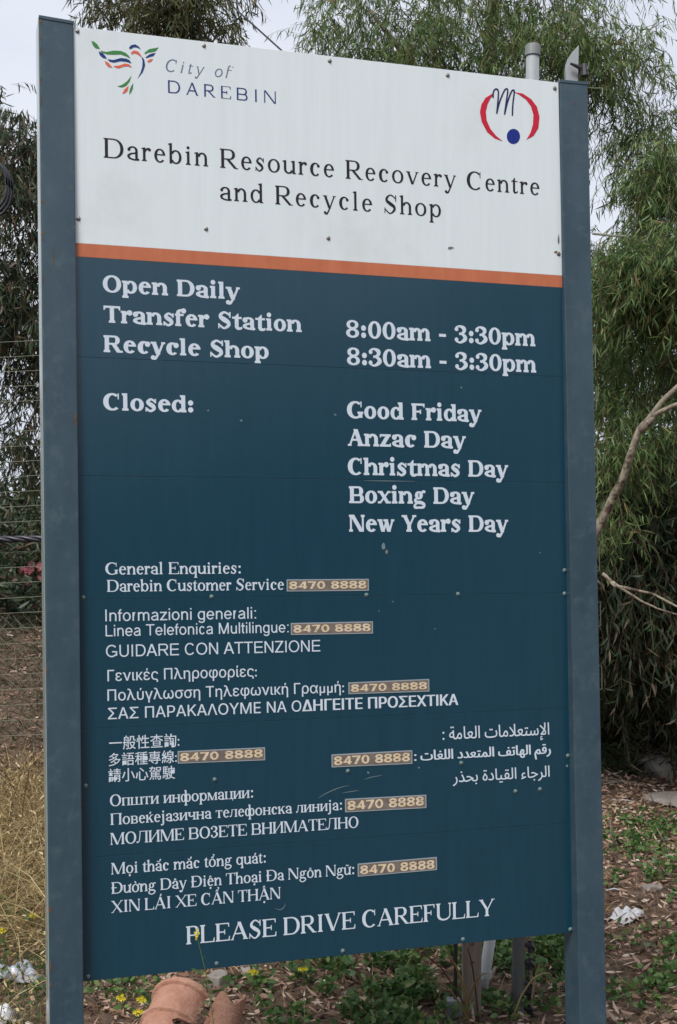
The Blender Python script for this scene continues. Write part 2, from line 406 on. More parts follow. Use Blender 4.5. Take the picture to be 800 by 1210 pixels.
def diag(x0, y0, x1, y1, w):
    return [(x0, y0), (x0+w, y0), (x1+w, y1), (x1, y1)]

def stroke(pts, sub=5):
    """tapered smooth stroke through (x, y, width)"""
    P = [pts[0]]+list(pts)+[pts[-1]]
    S = []
    for i in range(1, len(P)-2):
        for j in range(sub):
            u = j/sub
            S.append([0.5*((2*P[i][k])+(-P[i-1][k]+P[i+1][k])*u+(2*P[i-1][k]-5*P[i][k]+4*P[i+1][k]-P[i+2][k])*u*u
                      + (-P[i-1][k]+3*P[i][k]-3*P[i+1][k]+P[i+2][k])*u**3) for k in range(3)])
    S.append(list(P[-2]))
    out = []
    for i in range(len(S)-1):           # short overlapping quads keep every piece simple
        ax, ay, aw = S[i]; bx, by, bw = S[i+1]
        p = S[max(i-1, 0)]; q = S[min(i+2, len(S)-1)]
        def nrm(dx, dy):
            l = math.hypot(dx, dy) or 1
            return -dy/l, dx/l
        n0 = nrm(bx-p[0], by-p[1]); n1 = nrm(q[0]-ax, q[1]-ay)
        aw, bw = max(aw, 4)/2, max(bw, 4)/2
        out.append([(ax-n0[0]*aw, ay-n0[1]*aw), (bx-n1[0]*bw, by-n1[1]*bw), (bx+n1[0]*bw, by+n1[1]*bw), (ax+n0[0]*aw, ay+n0[1]*aw)])
    return out

def ball(x, y, r):
    return ell(x, y, r, r, 0, 345, 12)

def foot(F, x, w, y=0, up=1, l=1, r=1, L=None):
    """slab serif with small brackets under (up=1) or over (up=-1) a stem x..x+w"""
    L = F.L if L is None else L
    t, b = F.t, F.br
    x0, x1 = x-L*l, x+w+L*r
    a = [(x0, y), (x1, y), (x1, y+up*t), (x+w+L*r*.55, y+up*(t+b*.25)), (x+w, y+up*(t+b)), (x, y+up*(t+b)), (x-L*l*.55, y+up*(t+b*.25)), (x0, y+up*t)]
    return a if up > 0 else a[::-1]

def flag(F, x, w, y):
    L, t = F.L, F.t
    if F.flat:
        return [(x-L*1.1, y-t), (x+w, y-t*1.2), (x+w, y), (x-L*1.1, y)]
    return [(x-L*1.15, y-t*1.7), (x-L*.3, y-t*2.0), (x, y-t*3.0), (x+w, y-t*3.2), (x+w, y+t*.35), (x+w*.75, y+t*.35), (x-L*1.15, y-t*.75)]

def lstem(F, x, y0, y1, l=1, r=1, top=True):
    out = [rect(x, y0, x+F.S, y1)]
    if top: out.append(flag(F, x, F.S, y1))
    if l or r: out.append(foot(F, x, F.S, y0, 1, l, r))
    return out

def ustem(F, x, h, w, bl=1, br_=1, tl=1, tr=1):
    return [rect(x, 0, x+w, h), foot(F, x, w, 0, 1, bl, br_), foot(F, x, w, h, -1, tl, tr)]

def arch(F, x1, x2, X):
    """shoulder springing from the stem at x1 into the stem at x2"""
    S, H = F.S, F.H
    cx = (x1+S*.6+x2+S)/2; rx = x2+S-cx; ry = X*.42
    cy = X+6-ry
    return [arc(cx, cy, rx, ry, -2, 165, S, H+14)]

def upper(F, ch, h, w, s, small=False):
    """capitals at any height h: serves the small cap-like Cyrillic letters too"""
    H, t, L = F.H, F.t, F.L
    b = L+18 if not small else L+10
    P = []
    if ch in 'IН' or ch in 'HИNМMПUЦЛ':
        pass
    if ch == 'I':
        P += ustem(F, w/2-s/2, h, s)
    elif ch in 'HН':
        P += ustem(F, b, h, s)+ustem(F, w-b-s, h, s)+[rect(b+s/2, h*.49, w-b-s/2, h*.49+H)]
    elif ch in 'ПЦ':
        if ch == 'П':
            P += ustem(F, b, h, s)+ustem(F, w-b-s, h, s)+[rect(b, h-t-4, w-b, h)]
        else:
            P += ustem(F, b, h, s, 1, 1)+ustem(F, w-b-s, h, s, 1, 1)+[rect(b, 0, w-b, t+4), [(w-b-10, t+2), (w-b-10, 2), (w-b+L-20, -110), (w-b+L+4, -110), (w-b+L+4, t+2)]]
    elif ch == 'И':
        P += ustem(F, b, h, s)+ustem(F, w-b-s, h, s)+[diag(b+s*.3, t, w-b-s*.3-H*1.4, h-t, H*1.4)]
    elif ch == 'N':
        P += [rect(b, 0, b+H*1.1, h), foot(F, b, H*1.1), foot(F, b, H*1.1, h, -1, 1, 0), rect(w-b-H*1.1, 0, w-b, h), foot(F, w-b-H*1.1, H*1.1, h, -1),
              diag(b+ -L*.2, h, w-b-s*1.15, 0, s*1.15)]
    elif ch in 'MМ':
        q = H*1.1
        P += [rect(b, 0, b+q, h), foot(F, b, q), foot(F, b, q, h, -1, 1, 0), rect(w-b-s, 0, w-b, h), foot(F, w-b-s, s), foot(F, w-b-s, s, h, -1, 0, 1),
              diag(b, h, w/2-s*.6, 0, s*1.1), diag(w/2-q*.6, 0, w-b-s*.9, h, q)]
    elif ch == 'U':
        cx = w/2; rx = (w-2*b-8)/2
        P += [rect(cx-rx, h*.3, cx-rx+s, h), foot(F, cx-rx, s, h, -1), rect(cx+rx-H, h*.3, cx+rx, h), foot(F, cx+rx-H, H, h, -1),
              arc(cx, h*.32, rx, h*.32+12, 180, 271, s, H+18), arc(cx, h*.32, rx, h*.32+12, 269, 360, H, H+18)]
    elif ch in 'TТ':
        P += [rect(w/2-s/2, 0, w/2+s/2, h), foot(F, w/2-s/2, s), rect(16, h-t-6, w-16, h),
              [(16, h-h*.26), (16+H*.5, h-h*.26), (16+H*1.2, h-t), (16, h-t)], [(w-16-H*.5, h-h*.26), (w-16, h-h*.26), (w-16, h-t), (w-16-H*1.2, h-t)]]
    elif ch in 'LEFГ':
        P += ustem(F, b, h, s, 1, 1, 1, 1 if ch == 'L' else 0)
        e = w-22
        if ch in 'LE':
            P += [rect(b, 0, e-10, t+8), [(e-H*1.2-10, t), (e-10, 0), (e+4, h*.26), (e-H*.5, h*.26)]]
        if ch in 'EFГ':
            P += [rect(b, h-t-8, e-24, h), [(e-24-H*1.2, h-t), (e-24-H*.6, h*.77), (e-24, h*.77), (e-24, h-t)]]
        if ch in 'EF':
            m = b+s+(w-b-s)*.52
            P += [rect(b+s/2, h*.5-H*.4, m, h*.5+H*.6), rect(m-H*.8, h*.37, m, h*.64)]
    elif ch in 'BВ':
        P += ustem(F, b, h, s, 1, 0, 1, 0)
        e = w-26
        for (y0, y1, x1) in ((0, h*.53, e), (h*.53-H, h, e-h*.05)):
            ry = (y1-y0)/2; rx = min(ry*1.1, (x1-b-s)*.85); cx = x1-rx
            P += [arc(cx, y0+ry, rx, ry, -90, 90, s*1.02, H), rect(b, y0, cx+2, y0+H), rect(b, y1-H, cx+2, y1)]
    elif ch in 'PR':
        P += ustem(F, b, h, s, 1, 1 if 1 else 0, 1, 0)
        y0 = h*.45; ry = (h-y0)/2; x1 = w-30 if ch == 'P' else w-h*.16
        rx = min(ry*1.15, (x1-b-s)*.85); cx = x1-rx
        P += [arc(cx, y0+ry, rx, ry, -90, 90, s*1.02, H), rect(b, y0, cx+2, y0+H), rect(b, h-H, cx+2, h)]
        if ch == 'R':
            P += [diag(w-s*1.25-12, 0, b+s+(cx-b-s)*.35, y0+H*.5, s*1.1), rect(w-s*1.25-12, 0, w+4, t)]
    elif ch == 'D' or ch == 'Đ':
        P += ustem(F, b, h, s, 1, 0, 1, 0)
        x1 = w-26; ry = h/2; rx = min(ry*1.05, (x1-b-s)*.92); cx = x1-rx
        P += [arc(cx, ry, rx, ry, -90, 90, s*1.05, H), rect(b, 0, cx+2, H), rect(b, h-H, cx+2, h)]
        if ch == 'Đ': P += [rect(4, h*.48, w*.47, h*.48+H)]
    elif ch in 'OQ':
        P += ring(w/2, h/2, w/2-30, h/2+13, s*1.05, H+4)
    elif ch in 'CGС':
        cx = w/2+14; rx = w/2-16; ry = h/2+13
        P += [arc(cx, h/2, rx*1.02, ry, 48, 314 if ch == 'C' else 318, s*1.1, H+6, s*.12)]
        x = cx+rx*math.cos(math.radians(48))*1.02
        P += [[(x-14, h*.66), (x+16, h*.66), (x+16, h+8), (x-2, h+8), (x-22, h*.86)]]
        if F.flat: P += [rect(x-20, h*.66, x+30, h+4)]
        if ch == 'G':
            P += [rect(w-s-L-16, h*.04, w-L-16, h*.4), foot(F, w-s-L-16, s, h*.4, -1)]
        elif F.flat is False:
            pass
    elif ch == 'S':
        m = w/2
        P += stroke([(w-60-H*.2, h*.80, H), (m+h*.11, h-H*.45, H*1.15), (m-h*.05, h-H*.25, H*1.2), (m-w*.24, h*.84, s*.8), (m-w*.25, h*.68, s*.95), (m-w*.02, h*.53, s*1.2),
                     (m+w*.24, h*.38, s*1.0), (m+w*.27, h*.2, s*.85), (m+w*.06, H*.3, H*1.25), (m-w*.12, H*.3, H*1.15), (48+H*.2, h*.24, H)], 5)
        P += [rect(w-60-H*.75, h*.67, w-52, h+6), rect(44, -6, 52+H*.55, h*.3)]
    elif ch in 'VA':
        if ch == 'V':
            P += [diag(w/2-s*.55, 0, 40, h, s*1.12), diag(w/2-H*.5, 0, w-52-H, h, H*1.15), rect(6, h-t, 40+s+L+14, h), rect(w-56-H-L, h-t, w-6, h)]
        else:
            P += [diag(w-38-s*1.1, 0, w/2-s*.62, h, s*1.12), diag(44, 0, w/2-H*.6, h, H*1.15), rect(6, 0, 50+H+L, t), rect(w-48-s*1.1-L, 0, w-4, t), rect(w*.24, h*.31, w*.72, h*.31+H)]
    elif ch == 'Л':
        P += [rect(w-b-s, 0, w-b, h), foot(F, w-b-s, s), rect(w*.24, h-t-4, w-b+L, h)]
        P += stroke([(26, H*.8, s*.6), (w*.14, H*.9, H*1.2), (w*.22, h*.2, H*1.1), (w*.27, h*.55, H*1.1), (w*.31, h-2, H*1.1)])+[ball(38, H*1.0, s*.45)]
    elif ch == 'X':
        P += [diag(w-40-s*1.1, 0, 34, h, s*1.1), diag(48, 0, w-64-H, h, H*1.2), rect(4, 0, 60+H+L, t), rect(w-50-s-L, 0, w-4, t), rect(4, h-t, 40+s+L, h), rect(w-76-H-L, h-t, w-12, h)]
    elif ch == 'Y':
        P += [rect(w/2-s/2, 0, w/2+s/2, h*.45), foot(F, w/2-s/2, s), diag(w/2-s/2, h*.4, 34, h, s*1.06), diag(w/2+s/2-H*1.2, h*.4, w-62-H, h, H*1.2), rect(4, h-t, 40+s+L, h), rect(w-70-H-L, h-t, w-8, h)]
    elif ch == 'Z':
        P += [rect(30, 0, w-30, t+8), rect(40, h-t-8, w-34, h), diag(30, t*.3, w-34-s*1.2, h-t*.3, s*1.2), rect(w-30-H*.6, 0, w-30, h*.26), rect(40, h*.76, 40+H*.6, h)]
    elif ch in '3З':
        P += stroke([(w*.12, h*.78, s*.7), (w*.2, h*.92, H), (w*.45, h*.975, H*1.2), (w*.73, h*.85, s), (w*.72, h*.66, s*.8), (w*.5, h*.53, H*1.15), (w*.36, h*.52, H)], 5)
        P += stroke([(w*.36, h*.535, H), (w*.55, h*.53, H*1.15), (w*.78, h*.38, s*.9), (w*.80, h*.22, s), (w*.48, h*.025, H*1.2), (w*.2, h*.07, H), (w*.12, h*.2, s*.6)], 5)
        P += [ball(w*.17, h*.8, s*.5), ball(w*.16, h*.18, s*.5)]
    return P

def accent(F, k, cx, y):
    H, S = F.H, F.S
    if k == 'acute': return [diag(cx-26, y, cx+22, y+130, S*.8)]
    if k == 'grave': return [diag(cx-12, y, cx-62, y+130, S*.8)]
    if k == 'circ': return [diag(cx-90, y, cx-28, y+110, S*.6), diag(cx+90-S*.6, y, cx+28-S*.6, y+110, S*.6)]
    if k == 'breve': return [arc(cx, y+100, 92, 92, 180, 360, 34, 44)]
    if k == 'hook': return stroke([(cx-40, y+130, 40), (cx, y+170, 44), (cx+44, y+120, 50), (cx+6, y+70, 44), (cx+4, y+10, 44)])
    if k == 'tilde': return stroke([(cx-100, y+40, 34), (cx-50, y+92, 50), (cx+40, y+50, 50), (cx+100, y+100, 34)])
    if k == 'dot': return [ball(cx, -120, S*.62)]
    if k == 'horn': return stroke([(cx, y, 50), (cx+60, y+40, 60), (cx+70, y+120, 66)])
    return []

VN = {'Á': ('A', ['acute']), 'Ẩ': ('A', ['circ', 'hook']), 'Ậ': ('A', ['circ', 'dot']), 'ọ': ('o', ['dot']), 'ắ': ('a', ['breve', 'acute']), 'ổ': ('o', ['circ', 'hook']),
      'á': ('a', ['acute']), 'ư': ('u', ['horn']), 'ờ': ('o', ['grave', 'horn']), 'â': ('a', ['circ']), 'ệ': ('e', ['circ', 'dot']), 'ạ': ('a', ['dot']), 'ô': ('o', ['circ']),
      'ữ': ('u', ['tilde', 'horn']), 'ќ': ('к', ['acute'])}
SAME = {'О': 'O', 'Е': 'E', 'А': 'A', 'о': 'o', 'е': 'e', 'а': 'a', 'р': 'p', 'с': 'c', 'С': 'C', 'М': 'M', 'Т': 'T', 'Н': 'H', 'В': 'B', 'ј': 'j'}

def glyph(F, ch):
    """-> polygons, advance width"""
    ch = SAME.get(ch, ch)
    if ch in VN:
        base, acc = VN[ch]
        P, w = glyph(F, base)
        P = list(P)
        up = base.isupper()
        y = (F.C if up else F.X)+42
        cx = w/2-(10 if base == 'a' else 0)
        n = 0
        for a in acc:
            if a == 'horn':
                P += accent(F, a, w-(90 if base == 'o' else 100), F.X-70); continue
            if a == 'dot': P += accent(F, a, cx, y); continue
            P += accent(F, a, cx+(70 if n and a == 'acute' else 80 if n else 0), y+(60 if n else 0)); n += 1
        return P, w
    if ch == 'Đ': return upper(F, ch, F.C, F.w['D'], F.SC), F.w['D']
    w = F.w[ch]
    S, H, t, L, X, A, D = F.S, F.H, F.t, F.L, F.X, F.A, F.D
    if ch == ' ': return [], w
    if ch in 'ABCDEFGHIJKLMNOPQRSTUVWXYZПЛИЗМТНВ': return upper(F, ch, F.C, w, F.SC), w
    low = {'в': 'B', 'н': 'H', 'и': 'И', 'п': 'П', 'т': 'T', 'л': 'Л', 'м': 'M', 'з': 'З', 'ц': 'Ц'}
    if ch in low: return upper(F, low[ch], X, w, S, True), w
    b = L+8
    P = []
    if ch == 'o': P = ring(w/2, X/2, w/2-28, X/2+11, S*1.05, H+4)
    elif ch in 'ce':
        cx = w/2+8; rx = w/2-30; ry = X/2+11
        if ch == 'c':
            P = [arc(cx, X/2, rx, ry, 52, 318, S*1.12, H+8, S*.16), ball(cx+rx*.62, X*.78, S*F.ball)]
        else:
            P = [arc(cx, X/2, rx, ry, 4, 320, S*1.05, H+8, S*.03), rect(cx-rx+S*.6, X*.53, cx+rx-4, X*.53+H)]
    elif ch == 'a':
        x2 = w-S-L-10
        P = [rect(x2, X*.08, x2+S, X*.70), arc((x2+S+40)/2, X*.70, (x2+S-40)/2, X*.30+11, 0, 152, S, H+8), ball(40+S*.55, X*.77, S*F.ball),
             arc(x2+S*.3, X*.27, x2+S*.3-26, X*.28+9, 88, 292, S, H+10), rect(x2-10, X*.49, x2+S*.5, X*.49+H+10),
             *stroke([(x2+S*.45, X*.14, S*.9), (x2+S*.8, X*.06, S*.7), (w-6, X*.09, H)])]
    elif ch in 'bdpqg' and not (ch == 'g'):
        if ch in 'bp':
            x = b; cx = (x+S*.25+w-28)/2; rx = w-28-cx
            P = [arc(cx, X/2, rx, X/2+10, -150, 150, S*1.02, H+8), rect(x, 0 if ch == 'b' else -D, x+S, A if ch == 'b' else X), flag(F, x, S, A if ch == 'b' else X)]
            if ch == 'p': P += [foot(F, x, S, -D)]
            else: P += [[(x, 0), (x+S*.5, -8), (x+S, X*.1), (x+S, X*.2), (x, X*.2)]]
        else:
            x = w-b-S; cx = (28+x+S*.75)/2; rx = cx-28
            P = [arc(cx, X/2, rx, X/2+10, 30, 330, S*1.02, H+8), rect(x, 0 if ch == 'd' else -D, x+S, A if ch == 'd' else X+6)]
            if ch == 'd': P += [flag(F, x, S, A), foot(F, x, S, 0, 1, 0, 1)]
            else: P += [foot(F, x, S, -D)]
    elif ch == 'g':
        cx = w*.46; rx = w*.31
        P = ring(cx, X*.68, rx, X*.32+8, S*.92, H)
        P += stroke([(cx+rx*.55, X*.86, H), (w*.82, X*.98, H*1.5), (w-14, X*.93, S*.55)])
        P += stroke([(cx-rx*.55, X*.42, H*1.1), (cx-rx*.95, X*.27, H*1.5), (cx-rx*.5, X*.12, S*.8), (cx+rx*.5, X*.09, S*.85), (w*.86, -X*.05, S*.75), (w*.80, -X*.27, H*1.5), (w*.48, -D+H*.4, H*1.2), (w*.16, -X*.30, S*.7), (w*.14, -X*.12, S*.6), (cx-rx*.35, X*.10, H)], 5)
    elif ch in 'nhmu':
        if ch == 'u':
            x1, x2 = b-6, w-b-S
            P = [rect(x1, X*.3, x1+S, X), flag(F, x1, S, X), rect(x2, 0, x2+S, X), flag(F, x2, S, X), foot(F, x2, S, 0, 1, 0, 1)]
            cx = (x1+x2+S*.4)/2; P += [arc(cx, X*.36-8, cx-x1, X*.36, 178, 345, S, H+14)]
        elif ch == 'm':
            x = [b, w/2-S/2, w-b-S]
            P = lstem(F, x[0], 0, X)
            for i in (0, 1): P += arch(F, x[i], x[i+1], X)+[rect(x[i+1], 0, x[i+1]+S, X*.62), foot(F, x[i+1], S, 0, 1, .8, .8 if i == 0 else 1)]
        else:
            x1, x2 = b, w-b-S
            P = lstem(F, x1, 0, A if ch == 'h' else X)+arch(F, x1, x2, X)+[rect(x2, 0, x2+S, X*.62), foot(F, x2, S)]
    elif ch == 'r':
        x1 = b
        P = lstem(F, x1, 0, X)+stroke([(x1+S*.8, X*.68, H), (x1+S*1.5, X*.90, H*1.6), (w-S*.55, X*.93, S*.75)])+[ball(w-S*.62, X*.86, S*F.ball)]
    elif ch in 'ijlјı':
        x = w/2-S/2-4
        if ch == 'l': P = lstem(F, x, 0, A)
        elif ch == 'i': P = lstem(F, x, 0, X)+[ball(x+S/2, X+150+(20 if F.flat else 0)-20, S*.6)]
        else:
            x += 10
            P = [rect(x, -D*.4, x+S, X), flag(F, x, S, X), ball(x+S/2, X+140, S*.6), *stroke([(x+S*.5, -D*.3, S), (x+S*.35, -D*.75, S*.8), (x-S*.6, -D*.95, H)]), ball(x-S*.6, -D*.83, S*.5)]
    elif ch == 't':
        x = w*.28
        P = [rect(x, X*.12, x+S, X+20), rect(8, X-t-6, w-12, X), [(x-S*.5, X-t), (x+S, X-t), (x+S, X*1.27), (x+S*.8, X*1.27)],
             *stroke([(x+S*.5, X*.2, S), (x+S*.75, X*.07, S*.85), (x+S*1.5, X*.05, H*1.3), (w-4, X*.16, H)])]
    elif ch == 'f':
        x = b+4
        P = [rect(x, 0, x+S, A*.8), foot(F, x, S, 0, 1, 1, 1.15), rect(8, X-t-6, w*.9, X), arc(x+S*1.55, A*.76, S*1.55, A*.25, 55, 180, S, H+6), ball(w-S*.25, A*.90, S*F.ball)]
    elif ch in 'kк':
        h = A if ch == 'k' else X
        P = lstem(F, b, 0, h)+[diag(b+S*.8, X*.40, w-L-S*1.1, X, H*1.5), diag(w-S*1.25-16, 0, b+S*1.35, X*.62, S*1.1), rect(w-S*1.4-20-L*.4, 0, w, t), rect(w-L-S*1.3-12, X-t, w-14, X)]
    elif ch == 's':
        m = w/2
        P = stroke([(w-50-H*.3, X*.76, H), (m+X*.10, X-H*.3, H*1.15), (m-w*.08, X-H*.4, H*1.3), (m-w*.24, X*.74, S*.85), (m-w*.06, X*.57, S*1.05), (m+w*.14, X*.44, S*1.05), (m+w*.25, X*.24, S*.85),
                    (m+w*.04, H*.3, H*1.3), (m-w*.14, H*.4, H*1.2), (42+H*.3, X*.26, H)], 5)
        P += [rect(w-44-H*.8, X*.66, w-44, X+4), rect(38, -4, 38+H*.8, X*.32)]
    elif ch in 'vy':
        P = [diag(w/2-S*.5, 0 if ch == 'v' else 0, 36, X, S*1.1), diag(w/2-H*.4, 0, w-50-H, X, H*1.25), rect(4, X-t, 36+S+L*.9, X), rect(w-54-H-L*.8, X-t, w-4, X)]
        if ch == 'y': P += stroke([(w/2+H*.3, X*.04, H*1.3), (w*.42, -D*.45, H*1.3), (w*.30, -D*.88, H*1.6), (w*.14, -D*.88, S*.5)])+[ball(w*.16, -D*.72, S*.55)]
    elif ch == 'w':
        P = []
        for x in (0, w*.345):
            a = x+30; m = x+w*.325
            P += [diag(m-S*.5, 0, a, X, S*1.05), diag(m-H*.4, 0, x+w*.62-H*1.2, X, H*1.2)]
        P += [rect(4, X-t, 36+S+L*.7, X), rect(w*.345+8, X-t, w*.345+36+S+L*.5, X), rect(w-56-H-L*.7, X-t, w-4, X)]
    elif ch == 'x':
        P = [diag(w-32-S*1.1, 0, 24, X, S*1.1), diag(40, 0, w-54-H, X, H*1.3), rect(4, 0, 52+H+L*.6, t), rect(w-40-S-L*.7, 0, w-2, t), rect(4, X-t, 30+S+L*.7, X), rect(w-64-H-L*.6, X-t, w-8, X)]
    elif ch == 'z':
        P = [rect(26, 0, w-26, t+8), rect(34, X-t-8, w-30, X), diag(26, t*.3, w-30-S*1.2, X-t*.3, S*1.2), rect(w-26-H*.6, 0, w-26, X*.28), rect(34, X*.72, 34+H*.6, X)]
    elif ch == 'ш':
        x = [b, w/2-S/2, w-b-S]
        P = []
        for q in x: P += [rect(q, 0, q+S, X), foot(F, q, S, X, -1)]
        P += [rect(b-L, 0, w-b+L, t+4)]
    elif ch == 'ч':
        x1, x2 = b, w-b-S
        P = ustem(F, x2, X, S)+[rect(x1, X*.6, x1+S, X), foot(F, x1, S, X, -1), arc((x1+x2+S*.4)/2, X*.62, (x2+S*.4-x1)/2, X*.26, 178, 345, S, H+10)]
    elif ch == 'ф':
        P = [rect(w/2-S/2, -D, w/2+S/2, A), foot(F, w/2-S/2, S, -D), foot(F, w/2-S/2, S, A, -1, 1, 0)]+ring(w*.28, X/2, w*.25, X/2+8, S, H)+ring(w*.72, X/2, w*.25, X/2+8, S, H)
    elif ch == ':':
        r = S*.66
        P = [ball(w/2, r, r), ball(w/2, X-r, r)]
    elif ch == '-': P = [rect(w*.12, F.C*.30, w*.88, F.C*.30+max(H*1.5, 60))]
    elif ch == '0': P = ring(w/2, F.C/2, w/2-34, F.C/2+10, F.SC*.98, H+6)
    elif ch == '8':
        P = ring(w/2, F.C*.26, w/2-34, F.C*.26+10, F.SC*.92, H+4)+ring(w/2, F.C*.745, w/2-56, F.C*.255+8, F.SC*.86, H+4)
    elif ch == '3': P = upper(F, '3', F.C, w, F.SC)
    return P, w

def united(polys):
    """overlapping outlines -> triangles of their union"""
    V, E, Q = [], [], []
    for p in polys:
        q = []
        for v in p:
            if not q or abs(v[0]-q[-1][0])+abs(v[1]-q[-1][1]) > .5: q.append(v)
        if len(q) > 2 and abs(q[0][0]-q[-1][0])+abs(q[0][1]-q[-1][1]) < .5: q.pop()
        if len(q) < 3: continue
        n = len(V)
        V += q; E += [(n+i, n+(i+1) % len(q)) for i in range(len(q))]; Q.append(np.array(q))
    vo, _, fo, _, _, _ = delaunay_2d_cdt([Vector(v) for v in V], E, [], 0, 0.01)
    P = np.array([(v.x, v.y) for v in vo]); T = np.array([list(f) for f in fo])
    c = P[T].mean(axis=1)
    keep = np.zeros(len(T), bool)
    for q in Q:                                     # inside any outline?
        r = np.roll(q, -1, axis=0)
        cond = (q[None, :, 1] > c[:, None, 1]) != (r[None, :, 1] > c[:, None, 1])
        dy = np.where(r[:, 1] == q[:, 1], 1e-9, r[:, 1]-q[:, 1])
        xs = (r[:, 0]-q[:, 0])[None]*(c[:, None, 1]-q[None, :, 1])/dy[None]+q[None, :, 0]
        keep |= (np.sum(cond & (c[:, None, 0] < xs), axis=1) % 2) == 1
    return [tuple(v) for v in P], [[int(i) for i in t] for t in T[keep]]

def gmesh(F, ch):
    if ch not in F.cache:
        P, w = glyph(F, ch)
        F.cache[ch] = (united(P) if P else ([], []), w)
    return F.cache[ch]

def typeset(F, text, track=0.0, slant=0.0):
    """-> verts, faces in 1/1000 em, total width"""
    V, T, x = [], [], 0.0
    for ch in text:
        (v, f), w = gmesh(F, ch)
        n = len(V)
        V += [(x+a+slant*c, c) for a, c in v]; T += [[n+i for i in q] for q in f]
        x += w+track
    return V, T, x-track

def builtin(text, bold=0.0):
    """lettering in the typeface that Blender carries, for Greek, Arabic and Chinese; outlines may overlap,
    so triangles are kept by winding number"""
    cu = D_.curves.new('glyphs', 'FONT'); cu.body = text; cu.size = 1.0; cu.resolution_u = 3; cu.fill_mode = 'NONE'
    o = D_.objects.new('glyphs', cu); me = D_.meshes.new_from_object(o)
    P = np.array([(v.co.x*1000, v.co.y*1000) for v in me.vertices]); E = [tuple(e.vertices) for e in me.edges]
    nxt = {}
    for a, b in E: nxt.setdefault(a, []).append(b); nxt.setdefault(b, []).append(a)
    seen, loops = set(), []
    for i in range(len(P)):                          # points of one outline are stored in drawing order
        if i in seen or i not in nxt: continue
        comp, st = [], [i]
        while st:
            q = st.pop()
            if q in seen: continue
            seen.add(q); comp.append(q); st += nxt[q]
        comp.sort(); loops.append(comp)
    D_.objects.remove(o); D_.curves.remove(cu); D_.meshes.remove(me)
    V, ED, A, B_ = [], [], [], []
    for c in loops:
        q = P[c]; keep = np.linalg.norm(q-np.roll(q, 1, 0), axis=1) > .01; q = q[keep]
        if len(q) < 3: continue
        n = len(V); V += [Vector(v) for v in q]; ED += [(n+i, n+(i+1) % len(q)) for i in range(len(q))]; A.append(q); B_.append(np.roll(q, -1, 0))
    A = np.concatenate(A); B_ = np.concatenate(B_)
    vo, _, fo, _, _, _ = delaunay_2d_cdt(V, ED, [], 0, 0.01)
    Q = np.array([(v.x, v.y) for v in vo]); T = np.array([list(f) for f in fo]); c = Q[T].mean(axis=1)
    up = (A[None, :, 1] <= c[:, None, 1]) & (B_[None, :, 1] > c[:, None, 1]); dn = (A[None, :, 1] > c[:, None, 1]) & (B_[None, :, 1] <= c[:, None, 1])
    dy = np.where(B_[:, 1] == A[:, 1], 1e-9, B_[:, 1]-A[:, 1])
    left = c[:, None, 0] < (B_[:, 0]-A[:, 0])[None]*(c[:, None, 1]-A[None, :, 1])/dy[None]+A[None, :, 0]
    w = np.sum(up & left, axis=1)-np.sum(dn & left, axis=1)
    return [tuple(v) for v in Q], [[int(i) for i in t] for t in T[w != 0]], 0

